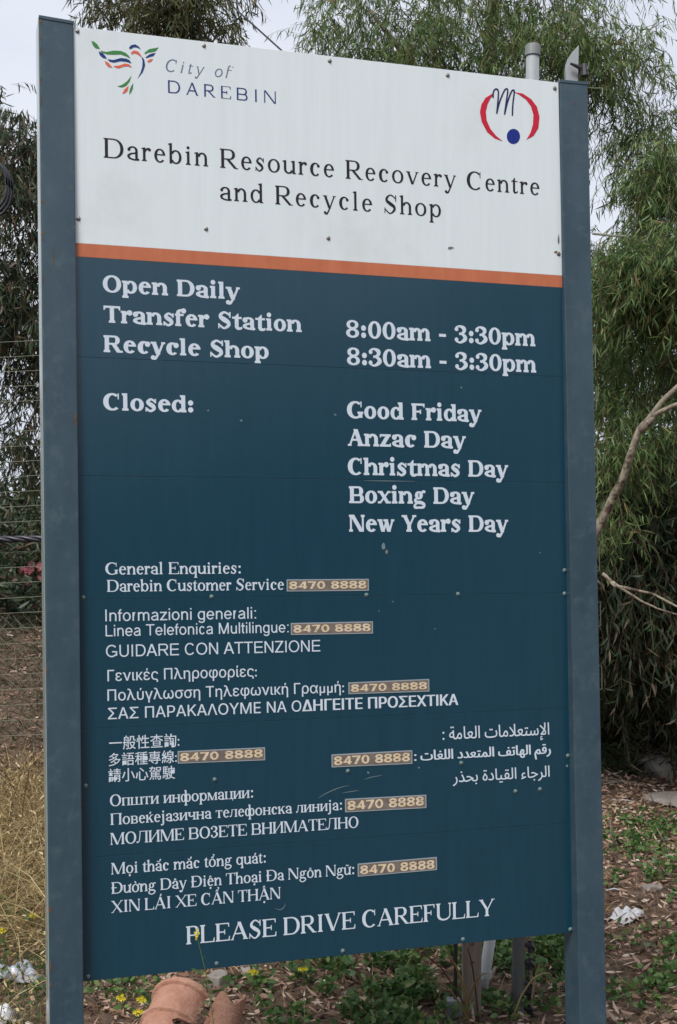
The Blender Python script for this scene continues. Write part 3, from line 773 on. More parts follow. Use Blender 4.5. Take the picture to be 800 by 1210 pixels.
GW = {'I': 278, 'n': 556, 'f': 278, 'o': 556, 'r': 333, 'm': 833, 'a': 556, 'z': 500, 'i': 222, 'g': 556, 'e': 556, 'l': 222, ':': 278, 'L': 556, 'T': 611, 'c': 500, 'M': 833, 'u': 556, 't': 278, 'G': 778,
      'U': 722, 'D': 722, 'A': 667, 'R': 722, 'E': 667, 'C': 722, 'O': 778, 'N': 722, 'Z': 611, ' ': 278, '8': 556, '4': 556, '7': 556, '0': 556}
class Grot(Face):
    """plain sans: even strokes, no serifs"""
    def __init__(s, S, H, ws=1.0):
        Face.__init__(s, S, S, H, 0, 0, 0, 519, 716, 716, 210, {k: v*ws for k, v in GW.items()}, .5)
    def draw(F, ch):
        S, H, X, C, w = F.S, F.H, F.X, F.C, F.w[ch]
        b = 68 if w > 300 else w/2-S/2
        sh = lambda x1, x2: [arc((x1+x2+S)/2+S*.1, X*.62, (x2+S-x1)/2-S*.1, X*.38+10, -4, 160, S, H)]
        if ch == ' ': return []
        if ch in 'Il': return [rect(w/2-S/2, 0, w/2+S/2, C)]
        if ch == 'i': return [rect(w/2-S/2, 0, w/2+S/2, X), rect(w/2-S/2, C-S, w/2+S/2, C)]
        if ch == ':': return [rect(w/2-S/2, 0, w/2+S/2, S), rect(w/2-S/2, X-S, w/2+S/2, X)]
        if ch == 'n': return [rect(b, 0, b+S, X)]+sh(b, w-b-S)+[rect(w-b-S, 0, w-b, X*.62)]
        if ch == 'm':
            m = w/2-S/2; return [rect(b, 0, b+S, X)]+sh(b, m)+sh(m, w-b-S)+[rect(m, 0, m+S, X*.62), rect(w-b-S, 0, w-b, X*.62)]
        if ch == 'u': return [rect(w-b-S, 0, w-b, X), rect(b, X*.38, b+S, X), arc(w/2-S*.1, X*.38, w/2-b-S*.1, X*.38+10, 176, 340, S, H)]
        if ch == 'r': return [rect(b, 0, b+S, X), arc(b+S*.5+95, X*.55, 115, X*.45+8, 68, 180, S, H)]
        if ch == 'o': return ring(w/2, X/2, w/2-38, X/2+11, S, H)
        if ch == 'c': return [arc(w/2+10, X/2, w/2-44, X/2+11, 38, 322, S, H)]
        if ch == 'e': return [arc(w/2, X/2, w/2-38, X/2+11, -2, 325, S, H), rect(50, X*.43, w-48, X*.43+H*.95)]
        if ch == 'a': return [rect(w-b-S*1.1, X*.1, w-b-S*.1, X*.66), arc(w/2-8, X*.64, w/2-b+2, X*.36+11, 0, 155, S, H), arc(w*.42, X*.27, w*.36-6, X*.27+11, 60, 300, S*.95, H), rect(w*.42, X*.5, w-b-S*.5, X*.5+H*.85),
                              arc(w*.42, X*.4, w*.38, X*.4+11, 270, 330, S*.7, H), rect(w-b-S*1.05, 0, w-b+10, X*.12)]
        if ch == 'g': return [rect(w-b-S, -F.D*.3, w-b, X), arc(w/2, X/2, w/2-38, X/2+11, 20, 340, S, H), arc(w/2, -F.D*.2, w/2-b, F.D*.8, 195, 362, S, H)]
        if ch == 'f': return [rect(w*.28, 0, w*.28+S, C*.8), rect(10, X-H, w-6, X), arc(w*.28+S*1.5, C*.78, S*1.5, C*.23, 75, 180, S, H)]
        if ch == 't': return [rect(w*.28, X*.15, w*.28+S, X*1.3), rect(8, X-H, w-14, X), arc(w*.28+S*1.35, X*.2, S*1.35, X*.21, 180, 282, S, H)]
        if ch == 'z': return [rect(24, 0, w-24, H), rect(34, X-H, w-34, X), diag(24, H*.5, w-34-S*1.35, X-H*.5, S*1.35)]
        if ch == 'Z': return [rect(24, 0, w-24, H), rect(40, C-H, w-34, C), diag(24, H*.5, w-34-S*1.35, C-H*.5, S*1.35)]
        if ch == 'L': return [rect(74, 0, 74+S, C), rect(74, 0, w-24, H)]
        if ch == 'E': return [rect(78, 0, 78+S, C), rect(78, 0, w-36, H), rect(78, C-H, w-44, C), rect(78, C*.5-H*.4, w-66, C*.5+H*.6)]
        if ch == 'T': return [rect(w/2-S/2, 0, w/2+S/2, C), rect(18, C-H, w-18, C)]
        if ch == 'N': return [rect(76, 0, 76+S, C), rect(w-76-S, 0, w-76, C), diag(w-76-S*1.1, 0, 76, C, S*1.15)]
        if ch == 'M': return [rect(74, 0, 74+S, C), rect(w-74-S, 0, w-74, C), diag(w/2-S*.6, 0, 74, C, S*1.15), diag(w/2-S*.55, 0, w-74-S*1.15, C, S*1.15)]
        if ch == 'A': return [diag(2, 0, w/2-S*.62, C, S*1.15), diag(w-4-S*1.15, 0, w/2-S*.55, C, S*1.15), rect(w*.22, C*.27, w*.78, C*.27+H)]
        if ch == 'U': return [rect(78, C*.35, 78+S, C), rect(w-78-S, C*.35, w-78, C), arc(w/2, C*.36, w/2-78, C*.36+12, 179, 361, S, H)]
        if ch == 'O': return ring(w/2, C/2, w/2-44, C/2+12, S, H)
        if ch == 'C': return [arc(w/2+6, C/2, w/2-44, C/2+12, 38, 322, S, H)]
        if ch == 'G': return [arc(w/2-4, C/2, w/2-44, C/2+12, 40, 322, S, H), rect(w*.52, C*.38, w-60, C*.38+H), rect(w-60-S, C*.1, w-60, C*.38+H)]
        if ch == 'D': return [rect(80, 0, 80+S, C), arc(w-46-C*.46, C/2, C*.46, C/2, -90, 90, S, H), rect(80, 0, w-44-C*.46, H), rect(80, C-H, w-44-C*.46, C)]
        if ch == 'R': return [rect(80, 0, 80+S, C), arc(w-60-C*.27, C*.72, C*.28, C*.28, -90, 90, S, H), rect(80, C-H, w-58-C*.27, C), rect(80, C*.44, w-58-C*.27, C*.44+H), diag(w-20-S*1.25, 0, w*.5, C*.46, S*1.2)]
        if ch == '8': return ring(w/2, C*.27, w/2-26, C*.27+10, S, H*.95)+ring(w/2, C*.75, w/2-44, C*.25+8, S*.95, H*.95)
        if ch == '0': return ring(w/2, C/2, w/2-30, C/2+10, S, H)
        if ch == '7': return [rect(30, C-H, w-24, C), diag(w*.24, 0, w-24-S*1.1, C-H*.5, S*1.2)]
        if ch == '4': return [rect(w*.60, 0, w*.60+S, C), rect(18, C*.2, w-12, C*.2+H), diag(18, C*.24, w*.60-S*.1, C, S*.95)]
SANS = Grot(88, 76)
DIGIT = Grot(168, 128, 1.18)
_serif_glyph = glyph
def glyph(F, ch):
    if isinstance(F, Grot): return F.draw(ch), F.w[ch]
    return _serif_glyph(F, ch)
# ================================================================ THE SIGN
TH = math.atan2(FPX, 5295-CX)
U = Vector((math.cos(TH), math.sin(TH), 0)); N = Vector((math.sin(TH), -math.cos(TH), 0))
P0 = at(90, 636, 3.17)
BB = Vector((P0.x, P0.y, .5))-N*.036; VT = (Vector((0, 0, 2.4))+N*.030).normalized()
BN = U.cross(VT).normalized()
if BN.y > 0: BN = -BN
EYEV = Vector((0, 0, EYE))
def front(px, py):
    d = ray(px, py); return EYEV+d*((P0-EYEV).dot(N)/d.dot(N))
def brd(px, py, off=0.0):
    d = ray(px, py); return EYEV+d*((BB-EYEV).dot(BN)/d.dot(BN))+BN*off
def vpy(x0, y0, x): return y0+(636-y0)*(x-x0)/(5295-x0)
sign = empty('information_sign', (front(73, 1300).x, front(73, 1300).y, 0))
tag(sign, 'tall blue and white council information board between two blue-grey steel posts', 'sign')
SB = sign.location
pl = lambda y: 46.3+.0107*(y-18)
pr = lambda y: 87+.0103*(y-28)
ql = lambda y: 661.5+.0215*(y-95)
qr = lambda y: 694.5+.0202*(y-95)
def post(la, lb, ytl, ytr, ybot, label):
    a, b, c, d = front(la(ytl), ytl), front(lb(ytr), ytr), front(lb(ybot), ybot), front(la(ybot), ybot)
    # a folded rectangular section: closed ends, softened long edges
    mb = MB(); mb.prism([a, b, c, d], -N*.090)
    o = mb.build('post', M['post'], sign, org=SB, bevel=.0035)
    cap = MB(); e = (b-a).normalized()*.004
    cap.prism([a+Vector((0, 0, .0025))-e*.3+N*.002, b+Vector((0, 0, .0025))+e*.3+N*.002, b-Vector((0, 0, .006))+e*.3+N*.002, a-Vector((0, 0, .006))-e*.3+N*.002], -N*.094)
    cap.build('post_cap', M['post'], o, org=SB, bevel=.001)
    return o
pL = post(pl, pr, 19, 26, 1420, ''); pR = post(ql, qr, 95, 98, 1340, '')
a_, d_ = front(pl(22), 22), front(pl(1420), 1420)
mb = MB(); mb.prism([a_-U*.0004-N*.003, d_-U*.0004-N*.003, d_-U*.0004-N*.087, a_-U*.0004-N*.087], -U*.0022)  # thin added skin on the post's side, coloured for the reflected sky
o_ = mb.build('outer_face', M['sheen_face'], pL, org=SB); o_['label'] = 'outer side of the post with pale sky sheen painted in'
# rust chips along the posts' edges and small holes in the paint
def blot(parent, pts, m, name='rust_spot', f=front, nrm=N, off=.0008):
    mb = MB(); mb.prism([f(x, y)+nrm*off for x, y in pts], -nrm*.0006); return mb.build(name, m, parent, org=SB)
def spot(px, py, rx, ry, seed, parent, m, **k):
    r = random.Random(seed)
    return blot(parent, [(px+rx*math.cos(t*.785)*r.uniform(.6, 1.15), py+ry*math.sin(t*.785)*r.uniform(.6, 1.15)) for t in range(8)], m, **k)
for i, (x, y, rx, ry) in enumerate([(1.5, 26, 1.2, 5), (1.3, 44, 1, 3), (1.2, 60, .8, 5), (1.4, 96, .8, 6), (1, 150, .7, 4), (1.4, 238, 1.6, 2.2), (1.4, 275, 1.6, 3), (1.3, 283, 1, 3), (1, 120, .6, 8), (1, 330, .6, 6), (.8, 456, .6, 5),
                                     (1.2, 792, 1, 5), (1.5, 945, 1, 1.2), (1.8, 1075, 2, 4), (1.2, 1142, 1.1, 8), (1.2, 1164, .9, 5), (1, 1102, .6, 3)]):
    spot(pl(y)+x, y, rx, ry, i, pL, M['rust'])
for i, (x, y, rx, ry) in enumerate([(-2, 493, 1.6, 4.5), (-1.8, 500, 1.4, 3), (-1, 268, .8, 3), (-1.2, 950, .5, 4)]): spot(pr(y)+x, y, rx, ry, 40+i, pL, M['rust'])
spot(63.5, 306, .5, 15, 70, pL, M['rust'])
for i, (x, y, rx, ry) in enumerate([(694, 1172, .9, 1.2), (689, 560, .6, 1), (713.5, 1168, .9, 2.4), (711.5, 1150, .7, 1.6), (702, 528, .9, 1.2), (679, 122, 1.1, 1.3), (693, 672, .8, 1), (690, 1028, .8, .8), (685, 370, .5, .7)]): spot(x, y, rx, ry, 80+i, pR, M['rust'])

# ---- boards
bl = lambda y: pr(y)-1.0
brt = lambda y: 661+.0178*(y-97)
def strip(yt, yb, m, label=None, gap=.13, ttop=0):
    """one laminated board from the y at its left edge (photograph pixels) down to the next"""
    a = (bl(yt), yt+gap); d = (bl(yb), yb-gap)
    b = (brt(yt), vpy(a[0], a[1], brt(yt))); c = (brt(yb), vpy(d[0], d[1], brt(vpy(d[0], d[1], 670))))
    mb = MB(); mb.prism([brd(*a), brd(*b), brd(*c), brd(*d)], -BN*.012)
    o = mb.build('board', m, sign, org=SB, bevel=.0006)
    if label: o['label'] = label
    return o
rows = [303, 421.5, 562, 708.5, 861.5, 1014, 1160]
b_top = strip(31, 287, M['white'], 'white title board', 0)
b_or = strip(287, 303, M['orange'], 'thin orange band', 0)
blue = [strip(rows[i], rows[i+1], M['board'], 'dark blue laminated board') for i in range(6)]
mb = MB(); mb.prism([brd(bl(300)+1, 36, -.0125), brd(brt(300)-3, 104, -.0125), brd(brt(1100)-1, 1098, -.0125), brd(bl(1100)+1, 1154, -.0125)], -BN*.004)
mb.build('backing_sheet', M['backing'], sign, org=SB)
# two rails behind that carry the boards
for y in (120, 620, 1070):
    mb = MB(); mb.prism([brd(bl(y)+1, y, -.018), brd(brt(y)-2, vpy(90, y, 660), -.018), brd(brt(y)-2, vpy(90, y+22, 660), -.018), brd(bl(y)+1, y+22, -.018)], -BN*.03)
    mb.build('rail', M['galv'], sign, org=SB)

# ---- screws
def screw(px, py, m, r=2.6):
    c = brd(px, py, .0); rr = r*c.y/FPX
    V, F = [], []
    for k, (h, q) in enumerate([(0, 1.15), (.0008, 1.15), (.0016, .8), (.0036, .62), (.0042, .3)]):
        for j in range(10):
            t = j*.628; V.append(c+BN*h+(U*math.cos(t)+VT*math.sin(t))*rr*q)
        if k: F += [((k-1)*10+j, (k-1)*10+(j+1) % 10, k*10+(j+1) % 10, k*10+j) for j in range(10)]
    F.append(tuple(range(40, 50)))
    mb = MB(); mb.add(V, F); mb.build('screw', m, sign, org=SB, smooth=False)
for x, y in [(91.5, 37), (241, 54), (389.5, 72), (529, 89), (655.5, 104.5), (92.8, 258.5), (243.5, 270.5), (388, 281.5), (660, 300)]: screw(x, y, M['screw'], 2.3)
for x, y in [(98.5, 706), (250, 705), (433, 703), (541, 702), (667, 701.5), (667, 674), (101, 928.5), (253.5, 921), (411, 911), (545, 901.5), (671, 893), (609, 935), (638, 932.5),
             (104, 1154), (256, 1138.5), (405, 1123.5), (547, 1110), (674, 1098)]: screw(x, y, M['screw_blue'], 2.2)

# ---- lettering
def lay(name, res, x0, yb, x1, cap, C, m, off=.0007, parent=None, bottom=None, label=None, single=None):
    """lay set type on the board: baseline from (x0, yb) along the board's own horizontal to x1; cap height in photograph pixels"""
    V, T, _ = res
    h = np.array([v[2] if len(v) > 2 else 0 for v in V]); a = np.array([v[:2] for v in V]); xm, xM = a[:, 0].min(), a[:, 0].max()
    yo = 0.0
    if bottom: yo = a[:, 1].min(); C = a[:, 1].max()-yo
    A = brd(x0, yb, off); B = brd(x1, vpy(x0, yb, x1), off); Uu = brd(x0-.0152*cap, yb-cap, off)-A
    e = (B-A)/(xM-xm); u = Uu/C
    W_ = np.array(A)[None]+(a[:, :1]-xm)*np.array(e)[None]+(a[:, 1:]-yo)*np.array(u)[None]-np.array(SB)[None]+h[:, None]*np.array(BN)[None]
    me = D_.meshes.new(name); me.from_pydata([tuple(v) for v in W_], [], T); me.materials.append(m); me.update()
    if me.polygons and (me.polygons[0].normal.dot(BN) < 0): me.flip_normals()
    o = link(name, me, parent or sign)
    if label: o['label'] = label
    return o
def width_of(F, s): return sum(gmesh(F, c)[1] for c in s)
def serif(F, s, x0, yb, x1, cap, m, track=False, slant=0, label=None):
    t = 0
    if track:
        A = brd(x0, yb); B = brd(x1, vpy(x0, yb, x1)); k = (brd(x0, yb-cap)-A).length/F.C
        t = ((B-A).length/k-width_of(F, s)*track)/(len(s)-1)/track
    return lay('lettering', typeset(F, s, t, slant), x0, yb, x1, cap, F.C, m, label=label)
WH = M['vinyl']
serif(HEAD, 'Darebin Resource Recovery Centre', 122.5, 186, 637.5, 23.2, M['vinyl_black'], .98, label='first line of the black serif title')
serif(HEAD, 'and Recycle Shop', 260, 236, 521, 22.4, M['vinyl_black'], .98, label='second line of the black serif title')
serif(ITAL, 'City of', 196, 84, 276, 14.5, M['grey_ink'], .95, .26, label='thin slate italic words beside the bird emblem')
serif(ROMAN, 'DAREBIN', 198.5, 109.5, 326, 14.8, M['navy'], .95, label='blue widely spaced capitals under the italic words')
for s, x0, yb, x1, c in [('Open Daily', 121.5, 345, 283.5, 20), ('Transfer Station', 122.5, 381, 356.5, 20), ('Recycle Shop', 122.5, 416, 317.5, 20), ('Closed:', 122, 484.5, 228.5, 20),
                         ('8:00am - 3:30pm', 409, 398.5, 632.5, 20.5), ('8:30am - 3:30pm', 410, 431, 633.5, 20.5), ('Good Friday', 410, 494, 569, 20), ('Anzac Day', 411, 526.8, 550.5, 20),
                         ('Christmas Day', 411, 561, 600.5, 20), ('Boxing Day', 412.5, 594.5, 560.5, 20), ('New Years Day', 412.5, 628.2, 600.5, 20)]:
    serif(BOOK, s, x0, yb, x1, c, WH, label='bold serif line reading '+s)
for s, x0, yb, x1, c in [('General Enquiries:', 124.5, 679, 284.5, 14.2), ('Darebin Customer Service', 126.5, 699.3, 335.5, 14),
                         ('Општи информации:', 130, 952.8, 299, 13.6), ('Повеќејазична телефонска линија:', 130.5, 974.8, 404, 13.4), ('МОЛИМЕ ВОЗЕТЕ ВНИМАТЕЛНО', 130.5, 998.3, 423.5, 14),
                         ('Mọi thắc mắc tổng quát:', 131.5, 1033.3, 314, 13.6), ('Đường Dây Điện Thoại Đa Ngôn Ngữ:', 131.5, 1056.3, 418.5, 13.6), ('XIN LÁI XE CẨN THẬN', 131.5, 1078.8, 331.5, 14.2),
                         ('PLEASE DRIVE CAREFULLY', 220, 1116, 584.5, 21.3)]:
    serif(TIMES, s, x0, yb, x1, c, WH)
def sans(s, x0, yb, x1, c, bold=0):
    if all(q in GW for q in s): return lay('lettering', typeset(SANS, s), x0, yb, x1, c, 716, WH)
    return lay('lettering', thick(builtin(s, 0), bold or 5), x0, yb, x1, c, 729, WH)
def thick(res, d):
    """bolder face: the outline repeated a little to each side, each layer a hair above the last"""
    V, T, _ = res; V2, T2 = [], []
    for k, dx in enumerate((-d, 0, d)):
        n = len(V2); V2 += [(v[0]+dx, v[1], k*.00012) for v in V]; T2 += [[n+i for i in f] for f in T]
    return V2, T2, 0
sans('Informazioni generali:', 124.5, 734.2, 302.5, 14)
sans('Linea Telefonica Multilingue:', 124.8, 752, 341, 13.4)
sans('GUIDARE CON ATTENZIONE', 125.3, 776.5, 378.5, 14.2)
sans('Γενικές Πληροφορίες:', 127, 805, 303.5, 13.4)
sans('Πολύγλωσση Τηλεφωνική Γραμμή:', 127, 828.2, 406.5, 13.4)
sans('ΣΑΣ ΠΑΡΑΚΑΛΟΥΜΕ ΝΑ Ο', 127.5, 850, 356, 13.6)
sans('ΔΗΓΕΙΤΕ ΠΡΟΣΕΧΤΙΚΑ', 357, vpy(127.5, 850, 357), 541.5, 13.6, 30)
def boxed(res, x0, x1, ytop, ybot): return lay('lettering', res, x0, ybot, x1, ybot-ytop, 0, WH, bottom=True)
boxed(thick(builtin('一般性查詢:', 0), 6), 129, 212, 870, 886.5)
boxed(thick(builtin('多語種專線:', 0), 6), 128.5, 209, 890, 905.5)
boxed(thick(builtin('請小心駕駛', 0), 6), 128, 207, 908.5, 924.5)
# joined Arabic forms, laid out from left to right
AR = {'ا': (0xFE8D, 0xFE8E, 0, 0), 'إ': (0xFE87, 0xFE88, 0, 0), 'ب': (0xFE8F, 0xFE90, 0xFE91, 0xFE92), 'ت': (0xFE95, 0xFE96, 0xFE97, 0xFE98), 'ة': (0xFE93, 0xFE94, 0, 0), 'ج': (0xFE9D, 0xFE9E, 0xFE9F, 0xFEA0),
      'ح': (0xFEA1, 0xFEA2, 0xFEA3, 0xFEA4), 'د': (0xFEA9, 0xFEAA, 0, 0), 'ذ': (0xFEAB, 0xFEAC, 0, 0), 'ر': (0xFEAD, 0xFEAE, 0, 0), 'س': (0xFEB1, 0xFEB2, 0xFEB3, 0xFEB4), 'ع': (0xFEC9, 0xFECA, 0xFECB, 0xFECC),
      'غ': (0xFECD, 0xFECE, 0xFECF, 0xFED0), 'ف': (0xFED1, 0xFED2, 0xFED3, 0xFED4), 'ق': (0xFED5, 0xFED6, 0xFED7, 0xFED8), 'ل': (0xFEDD, 0xFEDE, 0xFEDF, 0xFEE0), 'م': (0xFEE1, 0xFEE2, 0xFEE3, 0xFEE4),
      'ه': (0xFEE9, 0xFEEA, 0xFEEB, 0xFEEC), 'ي': (0xFEF1, 0xFEF2, 0xFEF3, 0xFEF4), 'ء': (0xFE80, 0, 0, 0), '\1': (0xFEFB, 0xFEFC, 0, 0), '\2': (0xFEF9, 0xFEFA, 0, 0)}
def arabic(s):
    s = s.replace('لإ', '\2').replace('لا', '\1'); out = []
    for i, c in enumerate(s):
        if c not in AR: out.append(c); continue
        f = AR[c]; prev = i > 0 and s[i-1] in AR and AR[s[i-1]][2] and f[1]; nxt = i+1 < len(s) and s[i+1] in AR and AR[s[i+1]][1] and f[2]
        out.append(chr(f[3] if prev and nxt else f[1] if prev else f[2] if nxt else f[0]))
    return ''.join(out[::-1])
boxed(thick(builtin(arabic('الإستعلامات العامة :'), 0), 6), 523, 649, 859, 880.5)
boxed(thick(builtin(arabic('رقم الهاتف المتعدد اللغات :'), 0), 28), 489.5, 651, 887, 905.5)
boxed(thick(builtin(arabic('الرجاء القيادة بحذر'), 0), 6), 535, 649.5, 911, 929)
# vinyl that was never weeded out of some Chinese characters
for x, y, w, h in [(194.5, 878, 4, 3.5), (202.5, 877, 3, 6), (145, 899, 4, 3.5), (168.5, 894, 6, 4), (129.5, 913, 3, 3), (129, 919, 2.6, 3), (134, 918, 4, 4), (201.5, 909.5, 4.5, 4.5), (194, 893, 3, 3)]:
    mb = MB(); mb.prism([brd(x, y, .0009), brd(x+w, y-.1, .0009), brd(x+w, y+h-.1, .0009), brd(x, y+h, .0009)], -BN*.0002); mb.build('vinyl_scrap', WH, sign, org=SB)
# ---- telephone number stickers
for k, (xl, yt, yb, xr, yt2, yb2) in enumerate([(338.6, 684.7, 698.8, 435.5, 684, 698), (343.5, 736.2, 750.2, 440.4, 734.2, 748.5), (411.5, 806.4, 820.2, 507, 802.2, 817), (209.8, 887.5, 902.2, 313, 883, 898.2),
                               (391.6, 891.5, 906.7, 487, 886.4, 902.4), (407.5, 944, 959.8, 503.5, 939, 954.6), (422.5, 1020.5, 1035.8, 516, 1012.5, 1027.8)]):
    q = [(xl, yt), (xr, yt2), (xr+.2, yb2), (xl+.2, yb)]
    mb = MB(); mb.prism([brd(x, y, .0012) for x, y in q], -BN*.0005); st = mb.build('sticker', M['patch_edge'], sign, org=SB)
    i = 1.1; q2 = [(xl+i, yt+i), (xr-i, yt2+i), (xr-i+.2, yb2-i), (xl+i+.2, yb-i)]
    mb = MB(); mb.prism([brd(x, y, .0015) for x, y in q2], -BN*.0002); mb.build('sticker_face', M['patch'], st, org=SB)
    lay('lettering', typeset(DIGIT, '8470 8888', 18), xl+3.0, yb-2.7, xr-2.8, yb-yt-5.2, 716, M['digit'], off=.0018, parent=st)
    tag(st, ['sticker after the customer service line', 'sticker after the Italian line', 'sticker after the Greek line', 'sticker after the Chinese line', 'sticker left of the Arabic line', 'sticker after the Macedonian line', 'sticker after the Vietnamese line'][k])

# ---- bird emblem and ring emblem
def shape(name, pts, ox, oy, sc, m, off=.0007, smooth=1):
    mb = MB(); mb.prism([brd(x/sc+ox, y/sc+oy, off) for x, y in pts], -BN*.0003)
    return mb.build(name, m, sign, org=SB)
BE = (80, 20, 2.963)
for m, pts in [('green', [(83, 84), (93, 87), (104, 97), (113, 112), (98, 110), (88, 99)]),
               ('green', [(113, 118), (135, 123), (160, 118), (185, 119), (203, 126), (214, 136), (219, 146), (205, 138), (185, 131), (160, 132), (138, 131), (122, 125)]),
               ('navy', [(108, 121), (122, 126), (132, 137), (137, 147), (122, 143), (112, 133)]),
               ('navy', [(139, 148), (160, 151), (185, 144), (205, 146), (217, 152), (223, 163), (205, 157), (185, 155), (162, 160), (148, 157)]),
               ('coral', [(129, 154), (142, 160), (150, 169), (157, 178), (142, 175), (133, 165)]),
               ('coral', [(160, 172), (180, 170), (200, 163), (215, 166), (225, 177), (210, 173), (195, 174), (180, 180), (168, 178)]),
               ('navy', [(214, 109), (222, 99), (236, 96), (248, 103), (256, 114), (243, 107), (232, 106), (220, 113)]),
               ('coral', [(221, 125), (232, 117), (247, 121), (256, 133), (257, 141), (245, 131), (232, 127), (224, 132)]),
               ('green', [(269, 125), (285, 113), (300, 110), (318, 107), (308, 120), (295, 123), (280, 125), (271, 131)]),
               ('navy', [(272, 142), (285, 132), (295, 128), (308, 126), (300, 137), (288, 140), (277, 144)]),
               ('coral', [(278, 155), (288, 148), (299, 147), (292, 156), (283, 160)]),
               ('navy', [(258, 137), (268, 150), (271, 170), (263, 193), (244, 216), (255, 195), (261, 175), (262, 155)]),
               ('green', [(223, 206), (216, 227), (205, 241), (190, 247), (174, 243), (190, 238), (207, 226)]),
               ('coral', [(213, 241), (210, 258), (200, 267), (191, 269), (198, 254)]),
               ('green', [(229, 232), (228, 250), (222, 264), (215, 271), (217, 255), (222, 243)])]:
    shape('emblem_feather', pts, *BE, M[m], smooth=1)
ME = (540, 30, 4.444)
shape('emblem_arc', [(186, 358), (150, 380), (128, 415), (120, 455), (129, 505), (158, 560), (198, 594), (240, 608), (205, 580), (175, 543), (156, 500), (151, 455), (160, 415), (176, 383), (190, 368)], *ME, M['red'], smooth=1)
shape('emblem_arc', [(298, 350), (345, 358), (390, 388), (420, 428), (433, 480), (427, 540), (402, 580), (364, 601), (386, 563), (399, 520), (401, 470), (388, 425), (362, 390), (325, 363)], *ME, M['red'], smooth=1)
shape('emblem_dot', [(296+35*math.cos(t*.35), 583+40*math.sin(t*.35)) for t in range(18)], *ME, M['blue_dot'], smooth=1)
pen = []
for path in ([(189, 380), (190, 352), (199, 336), (211, 336), (217, 352), (214, 400), (208, 463)], [(208, 463), (222, 405), (245, 348), (258, 333), (266, 344), (258, 400), (249, 468)], [(249, 468), (264, 405), (284, 350), (296, 340), (300, 352), (293, 410), (290, 474)]):
    pen += stroke([(x, y, 7.5) for x, y in path], 4)
v, f = united(pen)
mb = MB(); mb.add([brd(x/ME[2]+ME[0], y/ME[2]+ME[1], .0011) for x, y in v], f); mb.build('emblem_letter', M['navy_ink'], sign, org=SB)

# ---- knocks and scratches
for i, (x, y, rx, ry, m) in enumerate([(453, 646, 3.2, 4.5, 'scratch'), (457, 652, 2, 3, 'galv_dull'), (532, 293, 4.4, 1.6, 'galv_dull'), (246, 485, 1.4, 1.2, 'screw_blue'), (285, 497, 1.8, 1.3, 'scratch'), (396, 490, 1.7, 1.5, 'screw_blue'),
                                       (545, 458, 1.2, 1.2, 'scratch'), (660, 283, 1.2, 6, 'screw'), (657, 298, 2.6, 1.4, 'rust'), (495, 907, 1.2, 1.4, 'scratch'), (435, 913, 1.5, 2, 'scratch'), (638, 653, .8, .8, 'scratch'),
                                       (670, 905, 1.5, 2, 'scratch'), (464, 711, 1.2, .8, 'scratch'), (514, 743, .8, .8, 'scratch'), (448, 722, .7, 1, 'scratch')]):
    spot(x, y, rx, ry, 200+i, sign, M[m], f=lambda a, b: brd(a, b, .0), nrm=BN, off=.0008, name='paint_chip')
for pts in ([(376, 943), (386, 937), (400, 931), (412, 928)], [(325, 1073), (331, 1075), (336, 1071), (337, 1067)], [(430, 921, ), (440, 918), (452, 916)], [(430, 568), (455, 568.3), (490, 568.8)], [(404, 937), (416, 935), (424, 934)]):
    v, f = united(stroke([(x*20, y*20, 17.0 if i in (1, len(pts)-2) else 6) for i, (x, y) in enumerate(pts)], 4)); mb = MB(); mb.add([brd(a/20, b/20, .001) for a, b in v], f); mb.build('scratch', M['scratch'], sign, org=SB)
# ================================================================ TREES
def tree(name, label, loc, clumps, m, key, cat='tree', group=None, limbs=(), n_single=0, bark='bark', **k):
    t = empty(name, loc); tag(t, label, cat, group)
    for i, (pts, rad) in enumerate(limbs): limb(t, 'trunk' if i == 0 else 'branch', pts, rad, M[bark])
    foliage(t, clumps, m, key, n_single, **k); return t

# the big gum behind the sign's right side
C1 = []
DT = .74
for px, py, Y, rx, rz, n in [(430, 25, 8.2, 60, 50, 260), (500, 60, 8.0, 60, 50, 330), (560, 20, 8.3, 70, 50, 330), (470, 90, 8.2, 70, 40, 260), (620, 80, 8.0, 70, 60, 420), (560, 110, 8.3, 80, 50, 320), (680, 40, 7.8, 60, 50, 330), (380, 30, 8.6, 26, 34, 70),
                             (706, 80, 7.7, 45, 44, 270), (740, 55, 7.9, 30, 34, 90), (772, 88, 7.8, 26, 16, 46), (640, 10, 8.2, 60, 60, 260), (748, 160, 7.8, 28, 18, 110), (785, 150, 7.8, 30, 30, 130), (774, 200, 7.1, 24, 24, 260), (785, 245, 7.1, 34, 28, 300), (830, 220, 7.6, 40, 80, 260),
                             (710, 190, 8.2, 12, 50, 22), (714, 290, 8.4, 12, 40, 20), (500, -60, 8.2, 160, 60, 420), (700, -60, 8.2, 120, 50, 200)]:
    C1.append(clump(px, py, Y, rx*.86, rz*.86, int(n*DT)))
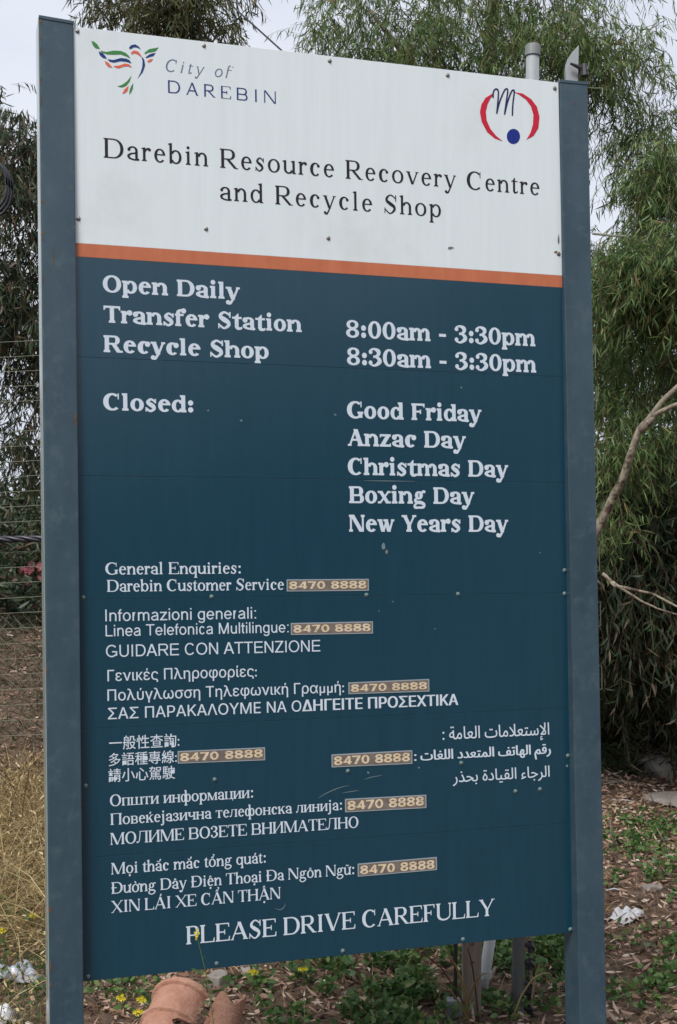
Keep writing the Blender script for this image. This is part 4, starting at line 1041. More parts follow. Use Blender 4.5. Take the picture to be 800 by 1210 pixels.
t1 = tree('gum_tree', 'large drooping gum tree rising behind the right half of the sign', (1.1, 8.9, float(gz(1.1, 8.9))), C1, M['gum'], 'gum', n_single=280,
          limbs=[([(1.1, 8.9, .1), (1.15, 8.8, 1.6), (1.1, 8.5, 3.2), (1.0, 8.3, 4.8), (1.0, 8.2, 6.2)], [.14, .12, .09, .05, .025]),
                 ([(1.1, 8.5, 3.2), (.8, 8.3, 4.3), (.2, 8.1, 5.0)], [.05, .03, .012]), ([(1.05, 8.4, 4.0), (1.55, 8.0, 4.4), (1.85, 7.9, 4.6)], [.022, .014, .006]), ([(1.15, 8.8, 1.9), (1.8, 8.0, 2.9), (2.1, 7.4, 3.8)], [.03, .018, .008])], droop=1.1, ln=(.05, .095), wd=(.0055, .0092), twl=(.12, .28), per=10)

C2 = []
for px, py, Y, rx, rz, n in [(752, 318, 6.7, 34, 18, 240), (785, 300, 6.6, 34, 22, 240), (725, 335, 6.8, 26, 18, 130), (790, 350, 6.6, 30, 26, 220), (755, 370, 6.9, 34, 26, 220), (815, 330, 6.8, 34, 50, 220), (738, 405, 7.6, 26, 26, 130), (785, 420, 7.4, 30, 30, 170),
                             (722, 500, 7.0, 18, 26, 110), (728, 540, 6.9, 20, 20, 110), (790, 540, 7.2, 30, 26, 150), (790, 500, 6.9, 20, 18, 70), (722, 400, 8.2, 40, 50, 200), (770, 460, 8.2, 60, 50, 330), (840, 420, 7.2, 40, 80, 260), (716, 610, 6.9, 14, 22, 70),
                             (640, 400, 7.6, 70, 80, 220), (600, 520, 7.8, 80, 80, 220)]:
    C2.append(clump(px, py, Y, rx, rz, n))
lm = lambda px, py, Y: tuple(at(px, py, Y))
t2 = tree('gum_tree', 'low leaning gum tree with a pale bare limb beside the right post', (.9, 6.9, float(gz(.9, 6.9))), C2, M['gum'], 'gum', n_single=280,
          limbs=[([(.9, 6.9, -.05), (1.05, 6.85, .7), lm(675, 690, 6.7), lm(712, 612, 6.5), lm(738, 560, 6.4), lm(757, 505, 6.3), lm(795, 462, 6.2), lm(850, 410, 6.2)], [.052, .044, .030, .023, .020, .017, .012, .009]),
                 ([lm(757, 508, 6.3), lm(775, 489, 6.25), lm(802, 477, 6.2)], [.022, .014, .010]), ([lm(712, 678, 6.4), lm(726, 692, 6.35), lm(745, 696, 6.3), lm(772, 702, 6.3), lm(806, 720, 6.2)], [.010, .008, .008, .006, .005]),
                 ([lm(716, 682, 6.4), lm(735, 696, 6.3), lm(757, 710, 6.3), lm(776, 719, 6.3), lm(803, 727, 6.3)], [.008, .007, .006, .005, .003]),
                 ([lm(1000, 380, 7), lm(850, 400, 6.8), lm(780, 430, 6.9)], [.03, .02, .008])], droop=1.0, ln=(.05, .095), wd=(.0056, .0092), twl=(.12, .30), per=10)

C3 = []
for px, py, Y, rx, rz, n in [(730, 640, 7.6, 40, 40, 300), (790, 620, 7.6, 40, 50, 300), (740, 700, 7.7, 40, 40, 300), (800, 700, 7.7, 40, 40, 300), (735, 760, 8.0, 40, 34, 240), (790, 765, 8.2, 40, 34, 240), (860, 700, 7.8, 50, 100, 300),
                             (720, 640, 8.6, 50, 80, 300), (790, 660, 8.8, 60, 100, 400), (730, 815, 8.8, 40, 30, 240), (790, 815, 8.9, 44, 30, 280), (760, 780, 9.4, 80, 50, 400), (650, 680, 8.0, 80, 90, 420), (760, 560, 8.0, 60, 50, 320), (560, 740, 8.6, 100, 90, 300)]:
    C3.append(clump(px, py, Y, rx, rz, n, ry=.45))
t3 = tree('leafy_shrub', 'dense dark shrub of drooping brownish leaves below the pale limb', (2.9, 8.8, float(gz(2.9, 8.8))), C3, M['thicket'], 'thicket', 'shrub', n_single=150, bark='bark_dark',
          limbs=[([(2.9, 8.8, .0), (2.7, 8.7, .7), (2.4, 8.4, 1.5)], [.04, .03, .012]), ([(2.8, 8.75, .4), (2.2, 8.6, 1.0), (1.7, 8.4, 1.5)], [.02, .014, .006]), ([(2.85, 8.8, .5), (3.2, 8.6, 1.3)], [.02, .01])], droop=.7, ln=(.06, .10), wd=(.009, .015))

# left gums
C4 = []
for px, py, Y, rx, rz, n in [(20, 150, 9.2, 46, 36, 130), (35, 190, 9.2, 50, 46, 220), (-20, 200, 9.2, 60, 70, 300), (30, 250, 9.0, 40, 55, 300), (15, 320, 9.2, 46, 50, 300), (45, 370, 9.2, 50, 50, 260), (15, 410, 9.4, 30, 45, 110), (50, 450, 9.3, 40, 50, 170),
                             (28, 500, 9.4, 26, 40, 60), (48, 540, 9.3, 34, 40, 110), (-60, 380, 9.3, 60, 120, 300), (120, 350, 9.5, 90, 120, 260), (200, 450, 9.7, 100, 120, 200)]:
    C4.append(clump(px, py, Y, rx, rz, int(n*.80)))
t4 = tree('gum_tree', 'thin-leaved gum tree with sky showing through, left of the left post', (-3.0, 9.4, float(gz(-3, 9.4))), C4, M['gum_dark'], 'gum_dark', n_single=200,
          limbs=[([(-3.0, 9.4, .6), (-2.8, 9.3, 2.2), (-2.55, 9.2, 3.6), (-2.45, 9.1, 4.6)], [.12, .10, .06, .02]), ([(-2.8, 9.3, 2.4), (-2.3, 9.2, 3.2), (-1.8, 9.3, 3.6)], [.05, .03, .015]), ([(-2.7, 9.2, 3.0), (-3.0, 9.2, 4.0)], [.04, .02])], droop=1.1, per=9, twl=(.15, .32))
C5 = []
for px, py, Y, rx, rz, n in [(150, 5, 9.8, 46, 24, 110), (200, 2, 9.8, 40, 34, 150), (235, 12, 9.7, 36, 30, 170), (118, -4, 9.8, 22, 20, 40), (275, 36, 9.7, 20, 14, 26), (190, -60, 9.8, 110, 50, 300), (215, 20, 9.8, 28, 30, 110)]:
    C5.append(clump(px, py, Y, rx, rz, int(n*.6)))
t5 = tree('gum_tree', 'olive gum crown showing above the bird emblem on the title board', (-1.0, 10.6, float(gz(-1, 10.6))), C5, M['gum_olive'], 'gum_olive', n_single=120,
          limbs=[([(-1.0, 10.6, .6), (-1.1, 10.4, 3.0), (-1.25, 10, 5.2), (-1.3, 9.9, 6.4)], [.14, .11, .06, .02]), ([(-1.2, 10.2, 4.6), (-1.7, 9.8, 5.8)], [.04, .015])], droop=.9)

# masses further back
def back_tree(name, label, x, y, h, w, n, group=None, m='far', z0=None, cat='tree', trunk=True, lo=.15):
    z = float(gz(x, y)) if z0 is None else z0
    r = random.Random(int(x*100+y)); cl = []
    for i in range(9):
        cl.append(((x+r.uniform(-.6, .6)*w, y+r.uniform(-.4, .4)*w, z+h*r.uniform(lo, .85)), (w*.45, w*.4, h*.2), n//9))
    return tree(name, label, (x, y, z), cl, M[m], m, cat, group, limbs=[([(x, y, z-.1), (x+.1, y, z+h*.4), (x, y, z+h*.8)], [.1+.01*h, .08, .02])] if trunk else [], bark='bark_dark',
                ln=(.12, .2), wd=(.03, .05), droop=.6, per=12, twl=(.3, .6))
for i, (x, y, h, w, lab) in enumerate([(-5.4, 17, 2.1, 2.0, 'dark shrub far back at the left edge, behind the fence wires'), (-3.9, 14.5, 1.5, 1.3, 'low green shrub behind the pink flowers'), (-7.5, 20, 3.4, 2.6, 'tall shrub far beyond the fence at the left'),
                                       (-2.6, 18, 1.9, 2.2, 'dark bush far behind the left side of the sign'), (1.0, 14, 2.6, 2.4, 'bush far behind the middle of the sign'), (3.2, 10.6, 3.4, 1.8, 'thick dark bush behind the brownish shrub'),
                                       (4.6, 9.0, 3.6, 1.8, 'dark bush beyond the right edge, beside the brownish shrub'), (2.3, 9.6, 2.0, 1.3, 'low dark bush filling the gap under the gum tree'), (5.5, 15, 4.2, 3.0, 'tall bush at the back on the right')]):
    back_tree('background_shrub', lab, x, y, h, w, 420, 'shrubs beyond the fence', cat='shrub', trunk=False, lo=.05)
for x, y, h, w, lab in [(-1.3, 15.5, 6.0, 2.0, 'tall bushy tree behind the sign, left of its middle'), (1.1, 15.0, 5.6, 2.0, 'tall bushy tree behind the sign, right of its middle'), (-.2, 12.6, 3.0, 1.9, 'rounded bush low behind the middle of the sign')]:
    back_tree('background_tree', lab, x, y, h, w, 1500, 'trees hidden behind the sign', lo=.05)
# the tree across the driveway that the glossy boards mirror
for x, y, h, w, lab in [(15.5, -11.0, 8.2, 3.6, 'big tree across the driveway, mirrored in the blue boards'), (12.4, -14.0, 6.0, 3.4, 'smaller tree across the driveway, mirrored in the middle of the boards'), (8.8, -15.5, 4.0, 3.4, 'low tree across the driveway, mirrored low in the boards'), (5.4, -17, 3.0, 3.0, 'lowest shrub-like tree across the driveway')]:
    back_tree('roadside_tree', lab, x, y, h, w, 3600, lo=.05)

# ---- pink flowering bush beyond the fence
pk = empty('flowering_bush', (-3.0, 11.6, float(gz(-3.0, 11.6)))); tag(pk, 'bush with pink flowers seen through the fence wires beside the left post', 'bush')
foliage(pk, [clump(30, 705, 11.6, 34, 34, 170), clump(48, 690, 11.6, 30, 34, 120), clump(-10, 700, 11.8, 40, 40, 120), clump(20, 650, 12.2, 50, 26, 200), clump(25, 726, 10.4, 44, 14, 170), clump(50, 745, 9.9, 14, 12, 60)], M['gum_dark'], 'gum_dark', ln=(.07, .12), wd=(.018, .03), droop=.3)
for i in range(22):
    px, py = (random.uniform(24, 52), random.uniform(666, 688)) if i < 18 else (random.uniform(26, 36), random.uniform(684, 694)); c = at(px, py, 11.2)
    q = MB()
    for j in range(9):
        a = j*.7+i; d = Vector((math.cos(a), -.4, math.sin(a)))*.028; s = Vector((-math.sin(a), 0, math.cos(a)))*.016
        q.add([c, c+d*.6+s, c+d*1.3, c+d*.6-s], [(0, 1, 2, 3)])
    q.build('blossom', M['pink'], pk, org=pk.location, normals=False)

# ================================================================ FENCE LEFT
FY = 6.2
fence = empty('wire_fence', tuple(on_ground(-60, 1000)*1.0)); fence.location = (-2.1, FY, 0)
tag(fence, 'fence of many tight horizontal wires left of the sign', 'fence')
FO = fence.location
pys = [403.5+17.62*i+.0055*i*i*2 for i in range(27)]
for i, y in enumerate(pys):
    if abs(y-636) < 6: continue
    mb = MB(); P = []
    for k in range(9):
        px = -140+k*48; P.append(at(px, y-(px-20)*.05+random.uniform(-.25, .25), FY))
    mb.tube(P, .0013, 5); mb.build('wire', M['wire'], fence, org=FO)
for px in (-120, 236):
    a = at(px, 385, FY+.02); mb = MB(); mb.tube([(a.x, a.y, -.1), (a.x, a.y, a.z+.1)], .022, 10); mb.build('fence_post', M['galv_dull'], fence, org=FO, smooth=True)
# chain-link netting low on the same line
mb = MB(); pitch = .055
z0, z1 = .60, 1.22; x0, x1 = -2.9, -.7
nn = int((x1-x0)/pitch)
for i in range(-12, nn+1):
    for sgn in (1, -1):
        xa = x0+i*pitch if sgn == 1 else x0+(i+12)*pitch
        pts = [(xa, z0), (xa+sgn*(z1-z0), z1)]
        mb.tube([(pts[0][0], FY+.03+.004*sgn, z0), (pts[1][0], FY+.03+.004*sgn, z1)], .0011, 3, caps=False)
tag(mb.build('netting', M['netwire'], fence, org=FO, normals=False), kind='stuff')
# black twisted cable bundle tied along it
cb = MB()
for s in range(3):
    P = []
    for k in range(90):
        c = at(-140+k*4.4, 636.5+math.sin(k*.07)*1.2, FY-.05); a = k*.55+s*2.094
        P.append(c+Vector((0, math.cos(a), math.sin(a)))*.0085)
    cb.tube(P, .0105, 7)
tag(cb.build('cable_bundle', M['cable'], None, org=at(20, 636, FY-.05), smooth=True), 'black twisted cable bundle strung along the wire fence at mid height', 'cable')
# coil of cable hanging at the left edge
co = MB(); cc = at(-8, 222, 5.2)
for s in range(3):
    P = []
    for k in range(30):
        a = k/29*6.6; P.append(cc+Vector((math.cos(a)*(.068+.006*s), .02*s-.04, math.sin(a)*(.10+.006*s)-.004*s)))
    co.tube(P, .006, 6)
tag(co.build('cable_coil', M['black'], None, org=cc, smooth=True), 'coil of black cable at the left edge of the photo, high beside the left post', 'cable')
hp = empty('light_pole', (cc.x-.10, 5.25, 0)); tag(hp, 'thin steel pole just outside the left edge that carries the cable coil', 'pole')
mb = MB(); mb.tube([(cc.x-.10, 5.25, -.1), (cc.x-.10, 5.25, 3.3)], .03, 12); mb.build('shaft', M['galv_dull'], hp, org=hp.location, smooth=True)
mb = MB(); mb.tube([(cc.x-.10, 5.22, cc.z+.10), (cc.x-.02, 5.2, cc.z+.112), (cc.x+.02, 5.2, cc.z+.13)], .008, 6); mb.build('hook', M['black'], hp, org=hp.location)

# ================================================================ POLES BEHIND THE SIGN
pipe = empty('steel_pole', tuple(on_ground(611, 1203))); tag(pipe, 'round galvanised pole with a flat cap behind the sign, topmost over the ring emblem', 'pole')
pb, ptp = on_ground(611, 1203), at(629.5, 62, on_ground(611, 1203).y)
mb = MB(); mb.tube([pb-Vector((0, 0, .1)), pb.lerp(ptp, .5), ptp], .0225, 18); mb.build('shaft', M['galv'], pipe, org=pb, smooth=True)
mb = MB(); d = (ptp-pb).normalized(); mb.tube([ptp-d*.012, ptp+d*.022, ptp+d*.026], [.0265, .0265, .021], 18); mb.build('cap', M['galv_dull'], pipe, org=pb)
for y in (1082, 1118, 1138, 1163, 1172, 1192):
    c = pb.lerp(ptp, (1203-y)/1141)+Vector((.028, -.005, 0)); mb = MB()
    mb.tube([c+Vector((-.015, 0, .006)), c+Vector((.012, 0, .002)), c+Vector((.026, 0, -.012))], [.006, .012, .006], 7)
    mb.tube([c+Vector((.012, 0, .016)), c+Vector((.012, 0, -.022))], [.007, .011], 7); mb.build('insulator', M['black'], pipe, org=pb)
for k in range(4):
    P = [pb.lerp(ptp, t)+Vector((.040+.004*math.sin(t*60+k), -.006, 0)) for t in (0.006, .03, .06, .10, .13)]
    if k < 2: mb = MB(); mb.tube([p+Vector((k*.008, 0, 0)) for p in P], .0016, 5); mb.build('tie_wire', M['wire'], pipe, org=pb)
ang = empty('angle_iron', tuple(on_ground(698, 1215))); tag(ang, 'angle iron stake with a slanted tip standing up behind the right post', 'stake')
ab = on_ground(698, 1215)
def ap(px, py, dy=0): return at(px, py, ab.y+dy)
mb = MB()
mb.prism([ap(668, 92), ap(668, 78), ap(670.5, 70), ap(675, 63), ap(684, 53), ap(683, 92), ap(705, 1225), ap(691, 1225)], Vector((0, .004, 0)))
mb.prism([ap(668, 92), ap(668, 78), ap(691, 1225), ap(691, 1225)][:2]+[ap(691, 1225)], Vector((.003, .035, 0)))
mb.build('flange', M['galv'], ang, org=ab)
mb = MB(); c = ap(690, 82, -.02); mb.tube([c+Vector((-.045, 0, .02)), c, c+Vector((.01, 0, -.004))], [.004, .009, .014], 8); mb.tube([c+Vector((0, 0, .018)), c+Vector((0.002, 0, -.022))], [.010, .015], 9); mb.build('insulator', M['black'], ang, org=ab)
for (xa, ya, xb, yb) in [(692, 103, 712, 104), (700, 276, 740, 279), (712, 104, 711.5, 112)]:
    mb = MB(); mb.tube([ap(xa, ya), ap((xa+xb)/2, (ya+yb)/2+.6), ap(xb, yb)], .0018 if ya < 200 else .004, 5); mb.build('tie_wire', M['wire'], ang, org=ab)
for i, y in enumerate((420, 470, 545, 660, 725, 800)):
    mb = MB(); x = qr(y)-3; mb.tube([ap(x, y-14), ap(x+5.2, y-13), ap(x+5.6, y+14), ap(x+1, y+16)], .0016, 5); mb.build('tie_wire', M['wire'], ang, org=ab)
st = empty('timber_stake', tuple(on_ground(557, 1212))); tag(st, 'short weathered timber stake under the bottom edge of the sign', 'stake')
sb = on_ground(557, 1212); mb = MB(); w = .030
top = [at(547, 1098, sb.y), at(570, 1096, sb.y)]
V = [at(546, 1240, sb.y), at(569, 1240, sb.y)]; mb.prism([top[0], (top[0]+top[1])/2+Vector((0, 0, .006)), top[1], (top[1]+V[1])/2+Vector((-.003, 0, 0)), V[1], V[0], (top[0]+V[0])/2+Vector((.003, 0, 0))], Vector((0, .05, 0)))
mb.build('stake', M['wood'], st, org=sb, bevel=.004)
for z in (.05, .11): mb = MB(); c = (top[0]+top[1])/2-Vector((0, .001, z)); mb.tube([c, c-Vector((0, .006, 0))], .004, 8); mb.build('nail', M['rust'], st, org=sb)
lp = empty('leaning_pipe', tuple(on_ground(566, 1196))); tag(lp, 'pale pipe leaning behind the timber stake', 'pipe'); lb = on_ground(566, 1196); ys = lb.y+.12
mb = MB(); mb.tube([at(566, 1192, ys), at(573, 1150, ys), at(583, 1085, ys)], [.018, .020, .020], 14); mb.build('pipe', M['pale_pipe'], lp, org=lb, smooth=True)
mb = MB(); mb.tube([at(572, 1155, ys), at(573.5, 1146, ys)], .0235, 14); mb.build('collar', M['pale_pipe'], lp, org=lb)
rd = empty('steel_rod', tuple(on_ground(538, 1215))); tag(rd, 'dark steel rod with a small grey box at its foot, left of the timber stake', 'rod'); rb = on_ground(538, 1215)
mb = MB(); mb.tube([at(538, 1190, rb.y), at(539, 1085, rb.y)], .006, 8); mb.build('rod', M['black'], rd, org=rb)
mb = MB(); c = at(536.5, 1193, rb.y); mb.box((c.x-.024, c.y-.02, c.z-.09), (c.x+.024, c.y+.02, c.z+.035)); mb.build('box', M['galv_dull'], rd, org=rb, bevel=.004)
# wire overhead
mb = MB(); e = pb.lerp(ptp, .775); P = [at(150, -180, 14), at(262, -4, 10.5), at(331, 58, 8.6), e]
mb.tube([P[0], P[1], P[2], P[2].lerp(P[3], .5)-Vector((0, 0, .03)), P[3]], .0065, 6); tag(mb.build('overhead_wire', M['cable'], None, org=P[1]), 'thin cable crossing the sky above the title board and running down behind it', 'wire')

# ================================================================ LOOSE THINGS
# terracotta ridge tile, broken
def tile(name, label, axis_a, axis_b, r0, r1, a0, a1, ribs, jag, seed, roll=0.0, cut=0):
    rr = random.Random(seed); A, B_ = Vector(axis_a), Vector(axis_b); d = (B_-A).normalized()
    sd_ = d.cross(Vector((0, 0, 1))).normalized(); up = sd_.cross(d).normalized()
    nu, nv = 180, 28; th = .011; root = empty(name, tuple(A)); tag(root, label, 'tile')
    V, F = [], []
    L_ = (B_-A).length
    for s in (0, 1):
        for i in range(nu+1):
            t = i/nu
            for j in range(nv+1):
                q = j/nv; lo = a0+(cut*min(1, max(0, (.70-t)/.03))+2.5*math.sin(t*37+seed)+3*math.sin(t*91) if cut else 0); a = R(lo+(a1-lo)*q)+roll
                r = r0+(r1-r0)*t+sum(.010*min(1, max(0, (hw-abs(t-c))/.006)) for c, hw in ribs)
                tt = t*(1-jag*(.5+.5*math.sin(q*9+seed))*(q**1.5)) if jag else t
                rad = r-(th if s else 0)
                V.append(A+d*(L_*tt)+(sd_*math.cos(a)+up*math.sin(a))*rad+Vector((rr.uniform(-1, 1), rr.uniform(-1, 1), rr.uniform(-1, 1)))*.0006)
    W1 = nv+1; O = (nu+1)*W1
    for i in range(nu):
        for j in range(nv):
            F.append((i*W1+j, i*W1+j+1, (i+1)*W1+j+1, (i+1)*W1+j)); F.append((O+i*W1+j, O+(i+1)*W1+j, O+(i+1)*W1+j+1, O+i*W1+j+1))
    for i in range(nu):
        for j in (0, nv): F.append((i*W1+j, (i+1)*W1+j, O+(i+1)*W1+j, O+i*W1+j))
    for j in range(nv):
        for i in (0, nu): F.append((i*W1+j, i*W1+j+1, O+i*W1+j+1, O+i*W1+j))
    mb = MB(); mb.add(V, F); mb.build('shell', M['terracotta'], root, org=A, smooth=False); return root
tile('ridge_tile', 'broken ribbed terracotta ridge tile lying under the left half of the sign', (-.605, 3.75, -.10), (-.500, 4.16, .10), .088, .096, 26, 174, ((.45, .018), (.715, .018), (.955, .020)), .0, 3, cut=38)
tile('ridge_tile', 'smaller curved terracotta shard standing right of the broken ridge tile', (-.400, 3.92, -.05), (-.362, 4.05, .15), .066, .070, -12, 118, (), .55, 5)
mb = MB(); c = on_ground(258, 1160); pts = []
for t in range(9): a = t*.698; pts.append(c+Vector((math.cos(a)*.035*(1+.3*math.sin(t*3)), math.sin(a)*.05, .03)))
mb.prism(pts, Vector((0, 0, -.05))); o = mb.build('stone', M['rock'], None, org=c, bevel=.006); tag(o, 'pale broken slab behind the terracotta ridge tile', 'stone')

def rock(label, c, r, seed, m='rock', flat=1.0):
    import bmesh
    bm = bmesh.new(); bmesh.ops.create_icosphere(bm, subdivisions=3, radius=1)
    for v in bm.verts:
        p = v.co.copy(); f = 1+.28*noise.noise(p*1.3+Vector((seed, 0, 0)))+.10*noise.noise(p*4+Vector((0, seed, 0)))
        p = p*f; p = Vector([math.copysign(min(abs(q), .86+.06*math.sin(seed+k)), q) for k, q in enumerate(p)])
        v.co = Vector((p.x*r[0], p.y*r[1], p.z*r[2]))
    me = D_.meshes.new('rock'); bm.to_mesh(me); bm.free(); me.materials.append(M[m])
    o = link('rock', me); o.location = c; o.rotation_euler = (0, 0, seed); tag(o, label, 'rock', 'rocks at the foot of the shrubs'); return o
def gpt(px, py, dz=0):
    p = on_ground(px, py)
    for _ in range(6): p = on_ground(px, py, float(gz(p.x, p.y)))
    return p+Vector((0, 0, dz))
for lab, px, py, r, s in [('grey-brown rock in the leaf litter under the shrub, largest of the rocks', 774, 917, (.15, .10, .10), 1.9), ('small pale rock between the large rock and the photo edge', 790, 912, (.08, .07, .09), 4.1),
                          ('grey rock hidden in long grass beside the right post', 717, 868, (.06, .08, .12), 2.5), ('flat grey stone sunk in the litter at the right edge', 800, 948, (.22, .16, .035), .4),
                          ('grey flake of stone just above the white plastic bag', 770, 1052, (.05, .035, .02), 3.3), ('pale pebble in the litter right of the terracotta tile', 296, 1150, (.05, .04, .02), 5.1)]:
    rock(lab, gpt(px, py, r[2]*.5), r, s)

def crumple(label, px, py, size, seed, m, hgt=.05, rot=0):
    import bmesh
    bm = bmesh.new(); n = 22
    bmesh.ops.create_grid(bm, x_segments=n, y_segments=n, size=1)
    for v in bm.verts:
        x, y = v.co.x, v.co.y; e = max(abs(x), abs(y))
        q = Vector((x*1.6, y*1.6, seed)); f = 1-.25*noise.noise(q*1.3)*e
        ridge = abs(noise.noise(q*.9))*1.3+abs(noise.noise(q*1.9))*.22
        env = max(0, 1-(x*x*.9+y*y*.9))**.5 if x*x+y*y < 1.1 else 0
        v.co = Vector((x*f*size[0]+.006*noise.noise(q*3), y*f*size[1]*(1-.3*x), (hgt*env*(.45+ridge))+.012+.004*ridge))
    me = D_.meshes.new('plastic_bag'); bm.to_mesh(me); bm.free(); me.materials.append(M[m])
    for p in me.polygons: p.use_smooth = True
    o = link('plastic_bag', me); o.location = gpt(px, py); o.rotation_euler = (0, 0, rot); tag(o, label, 'plastic bag')
    md = o.modifiers.new('thickness', 'SOLIDIFY'); md.thickness = .0008
    return o
crumple('crumpled white plastic bag in the litter right of the sign', 741, 1088, (.095, .042), 3.7, 'bag', .04, .7)
crumple('crumpled grey plastic bag in the weeds left of the left post', 14, 1158, (.11, .06), 8.2, 'bag_grey', .045, -.2)
crumple('white plastic scrap in the bottom left corner of the photo', -6, 1210, (.07, .07), 5.5, 'bag', .05, .8)

def stick(label, pts, r, m='twig', cat='stick', name='fallen_stick'):
    mb = MB(); mb.tube(pts, [r*(1-.5*i/(len(pts)-1)) for i in range(len(pts))], 6); o = mb.build(name, m if not isinstance(m, str) else M[m], None, org=Vector(pts[0]), smooth=True); tag(o, label, cat); return o
P_ = gpt
stick('thin pale stick lying in the litter near the long grass', [P_(722, 947, .01), P_(736, 948, .014), P_(752, 948.5, .008)], .006, 'pale_pipe')
stick('white twig lying above the crumpled white bag', [P_(716, 1055, .01), P_(726, 1054, .015), P_(737, 1055, .008)], .005, 'pale_pipe')
stick('dark fallen stick lying between the steel pole and the right post', [P_(612, 1182, .02), P_(645, 1178, .02), P_(680, 1172, .02)], .008, 'bark_dark')
stick('short dark stick in the litter behind the green weeds', [P_(728, 968, .015), P_(740, 967, .02), P_(751, 965, .01)], .012, 'bark_dark')
stick('pale root curving over the litter left of the steel pole', [P_(572, 1178, .01), P_(585, 1160, .05), P_(602, 1152, .02)], .008, 'bark')
st_ = MB()
for k, (a, b) in enumerate([((713, 922), (757, 932)), ((713, 928), (752, 930)), ((713, 934), (738, 927)), ((714, 919), (735, 925)), ((713, 938), (730, 930))]):
    st_.tube([P_(*a, .02+.01*k), P_(*b, .03)], .004, 5)
tag(st_.build('fallen_stalks', M['wood'], None, org=P_(713, 928)), 'bundle of dry straw-coloured stalks lying beside the right post', 'stalks')

# ================================================================ GROUND COVER
def ground_xyz(n, x0, x1, y0, y1):
    x = RNG.uniform(x0, x1, n); y = RNG.uniform(y0, y1, n); return x, y
def in_view(x, y, pad=60):
    px, py, f = project(np.stack([x, y, gz(x, y)], 1)); return (px > -pad*3) & (px < 800+pad*3) & (f > .3)
def vnoise(x, y, s, seed=0.0):
    return np.array([noise.noise(Vector((a*s+seed, b*s-seed, seed))) for a, b in zip(x, y)])
# fallen leaves, curled, pointing every way
x, y = ground_xyz(125000, -4.4, 4.2, 2.7, 10.6); k = in_view(x, y); x, y = x[k], y[k]
keep = RNG.random(len(x)) < np.where(x < -.9, .35, 1.0); x, y = x[keep], y[keep]
n = len(x); z = gz(x, y)+RNG.uniform(.002, .026, n)
D = np.stack([RNG.normal(size=n), RNG.normal(size=n), RNG.normal(size=n)*.28], 1)
V, T = leaf_arrays(np.stack([x, y, z], 1), D, RNG.uniform(.018, .06, n)*RNG.uniform(.7, 1.25, n), RNG.uniform(.007, .017, n), RNG.normal(0, .25, n))
tag(link('leaf_litter', arr_mesh('leaf_litter', V, T, M['litter'])), 'thick brown litter of fallen gum leaves and bark around the sign', 'leaf litter', kind='stuff')
# bark chips and twigs
x, y = ground_xyz(4200, -4.2, 4.0, 2.8, 9.6); k = in_view(x, y); x, y = x[k], y[k]; n = len(x)
a = RNG.uniform(0, 6.28, n); l = RNG.uniform(.04, .22, n); d = np.stack([np.cos(a), np.sin(a), RNG.normal(0, .12, n)], 1); p = np.stack([x, y, gz(x, y)+.016], 1)
TW = np.stack([p, p+d*l[:, None]*.5+RNG.normal(size=(n, 3))*.006, p+d*l[:, None]], 1)
tag(link('fallen_twigs', twig_mesh('fallen_twigs', TW, .0030)), 'fine twigs strewn through the leaf litter', 'twigs', kind='stuff')
# low green weeds in patches
def patches(seeds, per, spread, hmax, lsize, m, name, label, cat='weeds', droop=0):
    Ps, Ds = [], []
    for (px, py, s, q) in seeds:
        c = gpt(px, py); m_ = int(per*q)
        r = RNG.normal(size=(m_, 2))*spread*s; xx, yy = c.x+r[:, 0], c.y+r[:, 1]*1.2
        keep = vnoise(xx, yy, 9.0, 3.3) > .0; xx, yy = xx[keep], yy[keep]
        Ps.append(np.stack([xx, yy, gz(xx, yy)+RNG.uniform(.01, hmax, len(xx))], 1))
    P = np.concatenate(Ps); n = len(P)
    D = RNG.normal(size=(n, 3))*np.array([1, 1, .35])+np.array([0, -.2, .35])
    V, T = leaf_arrays(P, D, RNG.uniform(*lsize, n), RNG.uniform(*lsize, n)*.62, RNG.normal(0, .08, n))
    tag(link(name, arr_mesh(name, V, T, m)), label, cat, kind='stuff')
random.seed(3)
S1 = [(random.uniform(300, 530), random.uniform(1150, 1235), 1, 1) for _ in range(22)]+[(random.uniform(380, 680), random.uniform(1112, 1150), 1, .8) for _ in range(22)]+[(620, 1120, 1, 1), (655, 1128, 1, 1), (590, 1200, .6, .6), (640, 1190, .6, .5)]
patches(S1, 250, .10, .07, (.018, .038), M['weed'], 'green_weeds', 'low broad-leaved green weeds under the bottom edge of the sign')
S2 = [(random.uniform(716, 830), random.uniform(972, 1010), 1, 1) for _ in range(12)]+[(random.uniform(735, 830), random.uniform(1120, 1215), .7, .7) for _ in range(7)]+[(752, 1045, .45, 1.3), (750, 1052, .4, 1), (795, 1035, .7, .8), (790, 1062, .6, .5)]
patches(S2, 230, .12, .06, (.018, .036), M['weed'], 'green_weeds', 'patches of small green weeds in the litter right of the sign')
S3 = [(random.uniform(-60, 52), random.uniform(1060, 1190), 1, 1) for _ in range(10)]+[(random.uniform(100, 180), random.uniform(1165, 1230), .8, .5) for _ in range(6)]
patches(S3, 120, .10, .10, (.016, .034), M['weed'], 'green_weeds', 'sparse green weeds among the dry grass left of the sign')

